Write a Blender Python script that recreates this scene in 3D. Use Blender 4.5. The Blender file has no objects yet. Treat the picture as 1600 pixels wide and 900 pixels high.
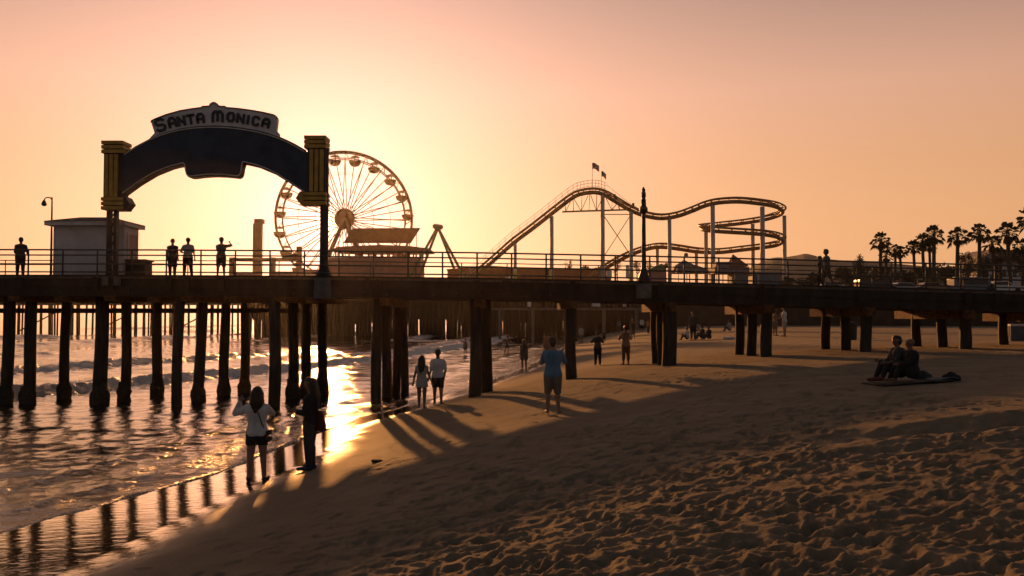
import bpy, math, random
import numpy as np
from mathutils import Vector, Matrix
R = math.radians
rng = random.Random(11)
nrg = np.random.default_rng(5)
scene = bpy.context.scene
COL = scene.collection
V = Vector

# ------------------------------------------------------------------ camera geometry
F, CZ = 1400.0, 3.2                 # focal length in photo pixels, camera height over the sea
PITCH = math.atan(45 / F)
cp, sp_ = math.cos(PITCH), math.sin(PITCH)


def at(px, py, d):
    a, b = (px - 800) / F, (450 - py) / F
    y, z = cp - sp_ * b, sp_ + cp * b
    return V((a * d / y, d, CZ + z * d / y))


# ------------------------------------------------------------------ ground shape
_k = np.array([(-60, -22), (0, -11), (10, -8.6), (13.4, -7.6), (16.6, -6.5), (20.4, -5.7), (27, -5.1), (32.7, -3.7), (40, -2),
               (54, .5), (90, 5.0), (150, 11), (400, 30), (2000, 130)], float)
_yy = np.linspace(-60, 2000, 4121)
_xx = np.interp(_yy, _k[:, 0], _k[:, 1])
_ker = np.ones(9) / 9
_xx = np.convolve(np.pad(_xx, 4, mode='edge'), _ker, 'valid')


def shore(y):
    return np.interp(y, _yy, _xx)


def wetw(y):
    return np.interp(y, [0, 11, 17, 26, 40, 110], [4, 3.0, 1.7, .9, .6, .5])


def beach_base(x, y):
    s = x - shore(y)
    w = wetw(y)
    q = np.maximum(s - w, 0)
    up = 2.1 * (1 - np.exp(-(q / 8) ** 1.25))
    return np.where(s < 0, np.maximum(.07 * s, -2.0), .055 * np.minimum(s, w) + up)


def ground_z(x, y):
    return float(max(beach_base(np.float64(x), np.float64(y)), 0.0))


def hit(px, py, dmin=4, dmax=400):
    d = dmin
    prev = d
    while d < dmax:
        p = at(px, py, d)
        if p.z <= ground_z(p.x, p.y):
            lo, hi = prev, d
            for _ in range(20):
                m = (lo + hi) / 2
                q = at(px, py, m)
                if q.z <= ground_z(q.x, q.y):
                    hi = m
                else:
                    lo = m
            p = at(px, py, hi)
            return V((p.x, p.y, ground_z(p.x, p.y)))
        prev = d
        d *= 1.01
    return at(px, py, dmax)


# ------------------------------------------------------------------ numpy noise
def _hash(ix, iy, seed):
    h = (ix.astype(np.int64) * 374761393 + iy.astype(np.int64) * 668265263 + seed * 1442695041) & 0xffffffff
    h = ((h ^ (h >> 13)) * 1274126177) & 0xffffffff
    return ((h ^ (h >> 16)) & 0xffff) / 65535.0


def vnoise(x, y, seed=0):
    ix, iy = np.floor(x), np.floor(y)
    fx, fy = x - ix, y - iy
    fx, fy = fx * fx * fx * (fx * (fx * 6 - 15) + 10), fy * fy * fy * (fy * (fy * 6 - 15) + 10)
    a, b = _hash(ix, iy, seed), _hash(ix + 1, iy, seed)
    c, d = _hash(ix, iy + 1, seed), _hash(ix + 1, iy + 1, seed)
    return (a + (b - a) * fx) * (1 - fy) + (c + (d - c) * fx) * fy


def fbm(x, y, seed=0, octv=4, gain=.5):
    t, a, n = 0, 1, 0
    for i in range(octv):
        t = t + a * (vnoise(x, y, seed + i * 17) * 2 - 1)
        n += a
        a *= gain
        x, y = x * 2.03 + 3.1, y * 2.03 - 1.7
    return t / n


def sstep(a, b, x):
    t = np.clip((x - a) / (b - a), 0, 1)
    return t * t * (3 - 2 * t)


# ------------------------------------------------------------------ materials
_mats = {}


def nodes_of(name):
    m = bpy.data.materials.new(name)
    m.use_nodes = True
    nt = m.node_tree
    return m, nt, nt.nodes['Principled BSDF']


def M(name, color, rough=.7, var=.25, scale=6.0, bump=.15, metal=0.0, stretch=None, bscale=None, spec=.5):
    """A plain surface with blotchy colour variation and fine bump, in object coordinates."""
    if name in _mats:
        return _mats[name]
    m, nt, b = nodes_of(name)
    L = nt.links
    tc = nt.nodes.new('ShaderNodeTexCoord')
    mp = nt.nodes.new('ShaderNodeMapping')
    if stretch:
        mp.inputs['Scale'].default_value = stretch
    L.new(tc.outputs['Object'], mp.inputs[0])
    n = nt.nodes.new('ShaderNodeTexNoise')
    n.inputs['Scale'].default_value = scale
    n.inputs['Detail'].default_value = 6
    L.new(mp.outputs[0], n.inputs['Vector'])
    r = nt.nodes.new('ShaderNodeValToRGB')
    r.color_ramp.elements[0].position = .3
    r.color_ramp.elements[1].position = .7
    r.color_ramp.elements[0].color = tuple(c * (1 - var) for c in color) + (1,)
    r.color_ramp.elements[1].color = tuple(min(1, c * (1 + var)) for c in color) + (1,)
    L.new(n.outputs['Fac'], r.inputs[0])
    L.new(r.outputs[0], b.inputs['Base Color'])
    b.inputs['Roughness'].default_value = rough
    b.inputs['Metallic'].default_value = metal
    b.inputs['Specular IOR Level'].default_value = spec
    if bump:
        n2 = nt.nodes.new('ShaderNodeTexNoise')
        n2.inputs['Scale'].default_value = bscale or scale * 5
        n2.inputs['Detail'].default_value = 4
        L.new(mp.outputs[0], n2.inputs['Vector'])
        bp = nt.nodes.new('ShaderNodeBump')
        bp.inputs['Strength'].default_value = bump
        bp.inputs['Distance'].default_value = .05
        L.new(n2.outputs['Fac'], bp.inputs['Height'])
        L.new(bp.outputs[0], b.inputs['Normal'])
    _mats[name] = m
    return m


# ------------------------------------------------------------------ mesh builder
class MB:
    def __init__(s):
        s.v, s.f = [], []

    def add(s, verts, faces):
        o = len(s.v)
        s.v.extend([tuple(p) for p in verts])
        s.f.extend([tuple(i + o for i in f) for f in faces])
        return s

    def box(s, c, size, M3=None):
        hx, hy, hz = size[0] / 2, size[1] / 2, size[2] / 2
        vs = [V((x, y, z)) for x in (-hx, hx) for y in (-hy, hy) for z in (-hz, hz)]
        if M3 is not None:
            vs = [M3 @ p for p in vs]
        c = V(c)
        return s.add([p + c for p in vs], [(0, 1, 3, 2), (4, 6, 7, 5), (0, 4, 5, 1), (2, 3, 7, 6), (0, 2, 6, 4), (1, 5, 7, 3)])

    def beam(s, a, b, w, h, up=(0, 0, 1)):
        """rectangular bar from a to b, w across, h along up"""
        a, b = V(a), V(b)
        t = (b - a).normalized()
        r = t.cross(V(up))
        if r.length < 1e-4:
            r = t.cross(V((0, 1, 0)))
        r.normalize()
        u = r.cross(t).normalized()
        vs = []
        for p in (a, b):
            for i, j in ((-1, -1), (1, -1), (1, 1), (-1, 1)):
                vs.append(p + r * (i * w / 2) + u * (j * h / 2))
        return s.add(vs, [(3, 2, 1, 0), (4, 5, 6, 7), (0, 1, 5, 4), (1, 2, 6, 5), (2, 3, 7, 6), (3, 0, 4, 7)])

    def tube(s, pts, r, seg=8, cap=True):
        pts = [V(p) for p in pts]
        n = len(pts)
        rs = r if isinstance(r, (list, tuple)) else [r] * n
        o = len(s.v)
        t0 = (pts[1] - pts[0]).normalized()
        ref = V((0, 0, 1)) if abs(t0.z) < .9 else V((0, 1, 0))
        u = (ref - t0 * ref.dot(t0)).normalized()
        for i, p in enumerate(pts):
            t = (pts[min(i + 1, n - 1)] - pts[max(i - 1, 0)]).normalized()
            u = (u - t * u.dot(t)).normalized()
            w = t.cross(u)
            for k in range(seg):
                a = 2 * math.pi * k / seg
                s.v.append(tuple(p + (u * math.cos(a) + w * math.sin(a)) * rs[i]))
        for i in range(n - 1):
            for k in range(seg):
                a, b = o + i * seg + k, o + i * seg + (k + 1) % seg
                s.f.append((a, b, b + seg, a + seg))
        if cap:
            s.f.append(tuple(o + k for k in reversed(range(seg))))
            s.f.append(tuple(o + (n - 1) * seg + k for k in range(seg)))
        return s

    def lathe(s, base, prof, seg=16, sx=1, sy=1):
        """prof: list of (radius, z) bottom to top around the vertical through base"""
        base = V(base)
        o = len(s.v)
        for r, z in prof:
            for k in range(seg):
                a = 2 * math.pi * k / seg
                s.v.append((base.x + r * sx * math.cos(a), base.y + r * sy * math.sin(a), base.z + z))
        n = len(prof)
        for i in range(n - 1):
            for k in range(seg):
                a, b = o + i * seg + k, o + i * seg + (k + 1) % seg
                s.f.append((a, b, b + seg, a + seg))
        s.f.append(tuple(o + k for k in reversed(range(seg))))
        s.f.append(tuple(o + (n - 1) * seg + k for k in range(seg)))
        return s

    def prism(s, poly, y0, y1):
        """polygon of (x, z) extruded from depth y0 to y1 (triangulated later)"""
        o = len(s.v)
        n = len(poly)
        for y in (y0, y1):
            s.v.extend([(p[0], y, p[1]) for p in poly])
        s.f.append(tuple(o + i for i in range(n)))
        s.f.append(tuple(o + n + i for i in reversed(range(n))))
        for i in range(n):
            j = (i + 1) % n
            s.f.append((o + i, o + n + i, o + n + j, o + j))
        return s

    def capsule(s, p0, r0, p1, r1, seg=12, lat=4):
        p0, p1 = V(p0), V(p1)
        t = p1 - p0
        if t.length < 1e-5:
            t = V((0, 0, 1e-4))
        t.normalize()
        ref = V((0, 0, 1)) if abs(t.z) < .9 else V((0, 1, 0))
        u = (ref - t * ref.dot(t)).normalized()
        w = t.cross(u)
        rings = []
        for i in range(1, lat + 1):
            a = -math.pi / 2 + (math.pi / 2) * i / lat
            rings.append((p0 + t * (r0 * math.sin(a)), r0 * math.cos(a)))
        for i in range(0, lat):
            a = (math.pi / 2) * i / lat
            rings.append((p1 + t * (r1 * math.sin(a)), r1 * math.cos(a)))
        o = len(s.v)
        s.v.append(tuple(p0 - t * r0))
        for c, r in rings:
            for k in range(seg):
                a = 2 * math.pi * k / seg
                s.v.append(tuple(c + (u * math.cos(a) + w * math.sin(a)) * r))
        s.v.append(tuple(p1 + t * r1))
        e = len(s.v) - 1
        for k in range(seg):
            s.f.append((o, o + 1 + (k + 1) % seg, o + 1 + k))
        for i in range(len(rings) - 1):
            for k in range(seg):
                a, b = o + 1 + i * seg + k, o + 1 + i * seg + (k + 1) % seg
                s.f.append((a, b, b + seg, a + seg))
        l = o + 1 + (len(rings) - 1) * seg
        for k in range(seg):
            s.f.append((e, l + k, l + (k + 1) % seg))
        return s

    def mesh(s, name, smooth=False):
        me = bpy.data.meshes.new(name)
        me.from_pydata(s.v, [], s.f)
        me.update()
        if smooth:
            me.polygons.foreach_set('use_smooth', [True] * len(me.polygons))
        return me

    def build(s, name, mat, parent=None, smooth=False, local=False, **kw):
        return link(name, s.mesh(name, smooth), mat, parent, local, **kw)


WORLD = {}


def link(name, me, mat, parent=None, local=False, **kw):
    if mat is not None and not me.materials:
        me.materials.append(mat)
    o = bpy.data.objects.new(name, me)
    COL.objects.link(o)
    if parent is not None:
        o.parent = parent
        if local:
            WORLD[o.name] = WORLD[parent.name].copy()
        else:
            o.matrix_parent_inverse = WORLD[parent.name].inverted()
            WORLD[o.name] = Matrix.Identity(4)
    else:
        WORLD[o.name] = Matrix.Identity(4)
    for k, v in kw.items():
        o[k] = v
    return o


def tag(o, label, category=None, group=None, kind=None):
    o['label'] = label
    if category:
        o['category'] = category
    if group:
        o['group'] = group
    if kind:
        o['kind'] = kind
    return o


def thing(name, label, category, loc=(0, 0, 0), group=None, rz=0):
    o = bpy.data.objects.new(name, None)
    o.empty_display_size = .2
    COL.objects.link(o)
    o.location = loc
    o.rotation_euler = (0, 0, rz)
    WORLD[o.name] = Matrix.Translation(V(loc)) @ Matrix.Rotation(rz, 4, 'Z')
    return tag(o, label, category, group)


def crom(pts, n=8):
    pts = [V(p) for p in pts]
    P = [pts[0] * 2 - pts[1]] + pts + [pts[-1] * 2 - pts[-2]]
    out = []
    for i in range(1, len(P) - 2):
        a, b, c, d = P[i - 1], P[i], P[i + 1], P[i + 2]
        for k in range(n):
            t = k / n
            out.append(.5 * ((2 * b) + (c - a) * t + (2 * a - 5 * b + 4 * c - d) * t * t + (3 * b - 3 * c + d - a) * t ** 3))
    out.append(pts[-1])
    return out


# ------------------------------------------------------------------ palette
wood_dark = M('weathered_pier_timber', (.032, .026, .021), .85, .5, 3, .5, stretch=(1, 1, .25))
wood_pile = M('tarred_pile_timber', (.034, .028, .022), .8, .5, 5, .6, stretch=(1, 1, .15))
def pile_mat():
    """timber with long splits, pale salt runs and a dark weedy tide band near the water line"""
    m, nt, b = nodes_of('tidal_pile_timber')
    L, N = nt.links, nt.nodes.new
    tc = N('ShaderNodeTexCoord')
    mp = N('ShaderNodeMapping')
    mp.inputs['Scale'].default_value = (6, 6, .55)
    L.new(tc.outputs['Object'], mp.inputs[0])
    n = N('ShaderNodeTexNoise')
    n.inputs['Scale'].default_value = 2.2
    n.inputs['Detail'].default_value = 8
    n.inputs['Roughness'].default_value = .7
    L.new(mp.outputs[0], n.inputs['Vector'])
    r = N('ShaderNodeValToRGB')
    e = r.color_ramp.elements
    e[0].position, e[0].color = .32, (.012, .010, .008, 1)
    e[1].position, e[1].color = .75, (.085, .070, .055, 1)
    q = e.new(.52)
    q.color = (.034, .028, .022, 1)
    L.new(n.outputs['Fac'], r.inputs[0])
    sp = N('ShaderNodeSeparateXYZ')
    L.new(tc.outputs['Object'], sp.inputs[0])
    n2 = N('ShaderNodeTexNoise')
    n2.inputs['Scale'].default_value = 3
    L.new(tc.outputs['Object'], n2.inputs['Vector'])
    ad = N('ShaderNodeMath')
    ad.operation = 'MULTIPLY_ADD'
    ad.inputs[1].default_value = -1.2
    L.new(n2.outputs['Fac'], ad.inputs[0])
    L.new(sp.outputs['Z'], ad.inputs[2])
    mr = N('ShaderNodeMapRange')
    mr.inputs['From Min'].default_value, mr.inputs['From Max'].default_value = .1, .7
    mr.inputs['To Min'].default_value, mr.inputs['To Max'].default_value = .8, 0
    L.new(ad.outputs[0], mr.inputs['Value'])
    mx = N('ShaderNodeMix')
    mx.data_type = 'RGBA'
    L.new(mr.outputs[0], mx.inputs[0])
    L.new(r.outputs[0], mx.inputs[6])
    mx.inputs[7].default_value = (.012, .016, .009, 1)
    L.new(mx.outputs[2], b.inputs['Base Color'])
    b.inputs['Roughness'].default_value = .75
    bp = N('ShaderNodeBump')
    bp.inputs['Strength'].default_value = 1
    bp.inputs['Distance'].default_value = .05
    L.new(n.outputs['Fac'], bp.inputs['Height'])
    L.new(bp.outputs[0], b.inputs['Normal'])
    return m


wood_pile = pile_mat()
wood_cap = M('weathered_cap_timber', (.13, .055, .015), .85, .8, 9, .9)
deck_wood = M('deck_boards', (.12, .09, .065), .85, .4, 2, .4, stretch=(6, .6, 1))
crust = M('barnacle_crust', (.05, .045, .04), .9, .6, 18, 1.0)
rail_metal = M('painted_rail_metal', (.07, .065, .06), .5, .3, 9, .1)
concrete = M('weathered_concrete', (.16, .145, .13), .9, .3, 4, .4)
sign_blue = M('dark_blue_enamel', (.036, .047, .072), .65, .3, 2, .15)
sign_trim = M('pale_trim_paint', (.80, .72, .60), .5, .15, 8, .05)
sign_board = M('cream_board_paint', (.70, .66, .66), .6, .15, 3, .1)
sign_letter = M('black_letter_enamel', (.02, .022, .025), .4, .2, 6, .05)
sign_gold = M('gold_paint', (.52, .30, .045), .55, .25, 3, .1)
sign_dark = M('dark_bronze_paint', (.045, .035, .028), .6, .3, 3, .1)
booth_wall = M('grey_booth_paint', (.66, .63, .64), .8, .15, 2, .15)
booth_roof = M('brown_roof_felt', (.10, .085, .08), .9, .3, 5, .4)
booth_trim = M('pale_fascia_paint', (.70, .63, .60), .7, .15, 4, .1)
door_pink = M('dusty_pink_door_paint', (.42, .27, .26), .6, .15, 3, .1)
black_metal = M('black_iron', (.02, .02, .02), .45, .3, 8, .1)
box_dark = M('dark_crate_paint', (.035, .03, .028), .7, .3, 5, .2)
white_steel = M('off_white_steel', (.55, .53, .52), .5, .12, 2, .05)
coaster_yellow = M('yellow_track_paint', (.34, .18, .035), .5, .2, 1, .05)
coaster_dark = M('ochre_spine_paint', (.24, .12, .03), .55, .2, 1, .05)
wheel_steel = M('ochre_wheel_paint', (.20, .10, .035), .5, .15, 1, .05)
gond_paint = M('orange_gondola_paint', (.18, .065, .02), .5, .2, 1, .05)
pink_wall = M('pink_stucco', (.50, .25, .21), .85, .15, 1, .1)
red_roof = M('rust_red_panel', (.34, .11, .06), .8, .2, 1, .1)
green_paint = M('faded_green_paint', (.20, .26, .10), .6, .2, 1, .05)
grey_roof = M('slate_grey_roof', (.24, .20, .22), .8, .2, 1, .1)
blue_wall = M('dusty_blue_paint', (.12, .17, .21), .7, .2, 1, .1)
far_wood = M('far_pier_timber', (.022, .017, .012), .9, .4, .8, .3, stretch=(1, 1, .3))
white_paint = M('white_sign_paint', (.75, .73, .7), .6, .08, 3, .05)
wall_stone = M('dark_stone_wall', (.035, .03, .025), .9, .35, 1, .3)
palm_leaf = M('palm_leaf', (.045, .06, .022), .6, .4, 2, 0)
palm_dry = M('dry_palm_skirt', (.10, .07, .035), .8, .4, 3, 0)
palm_bark = M('palm_bark', (.09, .07, .05), .9, .35, 4, .5)
tree_leaf = M('tree_leaf', (.05, .065, .03), .7, .4, 1.2, 0)
tree_leaf_two = M('olive_tree_leaf', (.07, .075, .035), .7, .4, 1.2, 0)
bark = M('tree_bark', (.08, .06, .045), .9, .3, 5, .5)
glass_dark = M('dark_window_glass', (.02, .022, .025), .08, .1, 2, 0)
tyre = M('tyre_rubber', (.02, .02, .02), .85, .2, 8, .1)
skin_a = M('tan_skin', (.30, .17, .11), .55, .12, 8, .03)
skin_b = M('deep_tan_skin', (.20, .11, .07), .55, .12, 8, .03)
hair_dark = M('dark_hair', (.012, .009, .007), .5, .4, 40, .4, stretch=(1, 1, .1))
eye_mat = M('eye', (.03, .02, .015), .2, .1, 3, 0)


def cloth(name, c):
    return M('cloth_' + name, c, .85, .28, 5, .8, bscale=9, stretch=(1, 1, .45))


cl_white = cloth('white', (.62, .60, .60))
cl_black = cloth('black', (.018, .017, .018))
cl_charcoal = cloth('charcoal', (.045, .045, .05))
cl_blue = cloth('blue', (.10, .22, .34))
cl_khaki = cloth('khaki', (.19, .15, .11))
cl_pale = cloth('pale_grey', (.40, .36, .34))
cl_red = cloth('dark_red', (.13, .025, .022))
cl_rust = cloth('rust', (.34, .13, .07))
cl_navy = cloth('navy', (.035, .045, .07))
cl_denim = cloth('denim', (.07, .09, .13))
cl_olive = cloth('olive', (.09, .08, .05))
cl_teal = cloth('slate', (.12, .14, .16))

# ------------------------------------------------------------------ people
TMP = bpy.data.objects.new('temp', None)


def remesh(mb, voxel, smooth=3, clamp=None, fac=.5):
    me = mb.mesh('raw')
    o = bpy.data.objects.new('raw', me)
    COL.objects.link(o)
    m = o.modifiers.new('r', 'REMESH')
    m.mode = 'VOXEL'
    m.voxel_size = voxel
    s = o.modifiers.new('s', 'SMOOTH')
    s.factor, s.iterations = fac, smooth
    dg = bpy.context.evaluated_depsgraph_get()
    out = bpy.data.meshes.new_from_object(o.evaluated_get(dg))
    bpy.data.objects.remove(o)
    bpy.data.meshes.remove(me)
    if clamp is not None:
        for v in out.vertices:
            if v.co.z < clamp:
                v.co.z = clamp
    out.polygons.foreach_set('use_smooth', [True] * len(out.polygons))
    return out


def nrm(v):
    v = V(v)
    return v.normalized()


class Skel:
    """Joints of a standing or sitting figure; x right, y ahead, z up, hips at the origin until settle()."""

    def __init__(s, H, lean=(0, .02), arms=None, legs=None, head=(0, 0), twist=0, sitting=False, slim=1.0, sw=.098):
        s.H, s.slim = H, slim
        arms = arms or {}
        legs = legs or {}
        up = nrm((lean[0], lean[1], 1))
        s.up = up
        rt = V((math.cos(twist), math.sin(twist), 0))
        s.rt = rt
        s.hip = V((0, 0, 0))
        s.waist = up * (.12 * H)
        s.chest = up * (.245 * H)
        s.neck = up * (.315 * H)
        hd = nrm((lean[0] * .6 + head[0], lean[1] * .6 + head[1] * .5 + .08, 1))
        s.hd = hd
        s.headc = s.neck + hd * (.115 * H)
        s.face = nrm(V((math.sin(head[0] * 0), 1, 0)))
        yaw = head[2] if len(head) > 2 else 0
        s.face = V((-math.sin(yaw), math.cos(yaw), -.05 + (head[1] * -.3)))
        s.sh, s.el, s.wr, s.hn, s.hipj, s.kn, s.an, s.toe = {}, {}, {}, {}, {}, {}, {}, {}
        for k, sx in (('L', -1), ('R', 1)):
            u, f = arms.get(k, ((.18 * sx, -.02, -1), (.10 * sx, .18, -1)))
            s.sh[k] = s.chest + up * (.026 * H) + rt * (sw * H * sx)
            s.el[k] = s.sh[k] + nrm(u) * (.165 * H)
            s.wr[k] = s.el[k] + nrm(f) * (.14 * H)
            s.hn[k] = nrm(f)
            t, c = legs.get(k, ((.05 * sx, .02, -1), (.02 * sx, -.03, -1)))
            s.hipj[k] = V((.052 * H * sx, 0, -.01 * H))
            s.kn[k] = s.hipj[k] + nrm(t) * (.243 * H)
            s.an[k] = s.kn[k] + nrm(c) * (.235 * H)
            s.toe[k] = s.an[k] + V((.03 * sx * H, .115 * H, -.026 * H))
        low = min(min(p.z for p in s.an.values()) - .045 * H, (-.075 * H if sitting else 9))
        s.shift(V((0, 0, -low)))

    def shift(s, d):
        for n in ('hip', 'waist', 'chest', 'neck', 'headc'):
            setattr(s, n, getattr(s, n) + d)
        for D in (s.sh, s.el, s.wr, s.hipj, s.kn, s.an, s.toe):
            for k in D:
                D[k] = D[k] + d

    def torso(s, mb, g=0.0, top=True, low=True):
        H, q = s.H, s.slim
        for k in (-1, 1):
            a = s.hip + V((.043 * H * k, -.004 * H, .0))
            b = s.waist + s.rt * (.029 * H * k)
            c = s.chest + s.rt * (.05 * H * k)
            if low:
                mb.capsule(a, (.066 * q * H) + g, b, .052 * q * H + g)
            if top:
                mb.capsule(b, .052 * q * H + g, c, .066 * q * H + g)
                mb.capsule(c + s.up * (.0 * H), .05 * q * H + g, s.sh['R' if k > 0 else 'L'], .034 * H + g)
                mb.capsule(s.neck - s.up * (.012 * H), .026 * H + g, s.sh['R' if k > 0 else 'L'], .026 * H + g)

    def arm(s, mb, k, g=0.0, f0=0.0, f1=2.0):
        """part of an arm; 0..1 the upper arm, 1..2 the forearm"""
        H = s.H
        if f1 > 0:
            e = min(f1, 1)
            mb.capsule(s.sh[k], .034 * H + g, s.sh[k].lerp(s.el[k], e), (.034 - .011 * e) * H + g)
        if f1 > 1:
            e = f1 - 1
            mb.capsule(s.el[k], .024 * H + g, s.el[k].lerp(s.wr[k], e), (.024 - .008 * e) * H + g)

    def leg(s, mb, k, g=0.0, f1=2.0):
        H = s.H
        e = min(f1, 1)
        mb.capsule(s.hipj[k], .062 * s.slim * H + g, s.hipj[k].lerp(s.kn[k], e), (.062 - .023 * e) * H + g)
        if f1 > 1:
            e = f1 - 1
            t = (s.an[k] - s.kn[k])
            mb.capsule(s.kn[k], .038 * H + g, s.kn[k].lerp(s.an[k], e), (.038 - .014 * e) * H + g)
            if e > .4:
                back = V((0, -.008 * H, 0))
                mb.capsule(s.kn[k] + t * .2 + back, .038 * H + g, s.kn[k] + t * .45 + back, .029 * H + g)

    def hand(s, mb, k, curl=.35):
        H = s.H
        d = s.hn[k]
        side = d.cross(V((0, 1, 0)))
        if side.length < .2:
            side = d.cross(V((1, 0, 0)))
        side.normalize()
        nor = side.cross(d).normalized()
        w = s.wr[k]
        for j in (-1, 0, 1):
            mb.capsule(w + side * (.008 * H * j), .011 * H, w + d * (.045 * H) + side * (.013 * H * j), .0085 * H, 8, 3)
        for j, (off, ln) in enumerate(((-.0185, .036), (-.0065, .043), (.0062, .040), (.0185, .030))):
            a = w + d * (.048 * H) + side * (off * H)
            m = a + (d + nor * curl * .5).normalized() * (ln * .5 * H) + side * (off * .12 * H)
            e = m + (d + nor * curl * 1.4).normalized() * (ln * .5 * H)
            mb.capsule(a, .0062 * H, m, .0056 * H, 6, 2)
            mb.capsule(m, .0056 * H, e, .0048 * H, 6, 2)
        a = w + d * (.018 * H) - side * (.016 * H)
        m = a + (d - side * .9 + nor * .3).normalized() * (.024 * H)
        e = m + (d - side * .2 + nor * .3).normalized() * (.02 * H)
        mb.capsule(a, .0075 * H, m, .0065 * H, 6, 2)
        mb.capsule(m, .0065 * H, e, .0055 * H, 6, 2)

    def headmesh(s, mb):
        H = s.H * 1.12
        c, f, u = s.headc, s.face.normalized(), s.hd
        r = f.cross(u).normalized()
        mb.capsule(s.neck - s.up * (.02 * H), .034 * H, c - u * (.03 * H), .029 * H)
        mb.capsule(c + u * (.018 * H) - f * (.012 * H), .051 * H, c + u * (.014 * H) + f * (.008 * H), .049 * H)
        mb.capsule(c - u * (.0 * H) + f * (.012 * H), .042 * H, c - u * (.038 * H) + f * (.02 * H), .027 * H)
        mb.capsule(c + f * (.052 * H) + u * (.004 * H), .006 * H, c + f * (.062 * H) - u * (.014 * H), .0085 * H, 8, 3)
        mb.capsule(c + f * (.049 * H) - u * (.030 * H) - r * (.011 * H), .0055 * H, c + f * (.049 * H) - u * (.030 * H) + r * (.011 * H), .0055 * H, 6, 2)
        for k in (-1, 1):
            mb.capsule(c + r * (.048 * H * k) + u * (.006 * H), .010 * H, c + r * (.047 * H * k) - u * (.012 * H), .007 * H, 6, 2)

    def body(s, voxel):
        mb = MB()
        s.torso(mb)
        for k in 'LR':
            s.arm(mb, k)
            s.leg(mb, k)
            s.hand(mb, k)
            H = s.H
            mb.capsule(s.an[k] + V((0, -.02 * H, -.024 * H)), .021 * H, s.toe[k].lerp(s.an[k], .35), .019 * H)
            mb.capsule(s.an[k] + V((0, -.015 * H, -.018 * H)), .021 * H, s.toe[k], .0165 * H)
        s.headmesh(mb)
        return remesh(mb, voxel, 2)


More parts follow.
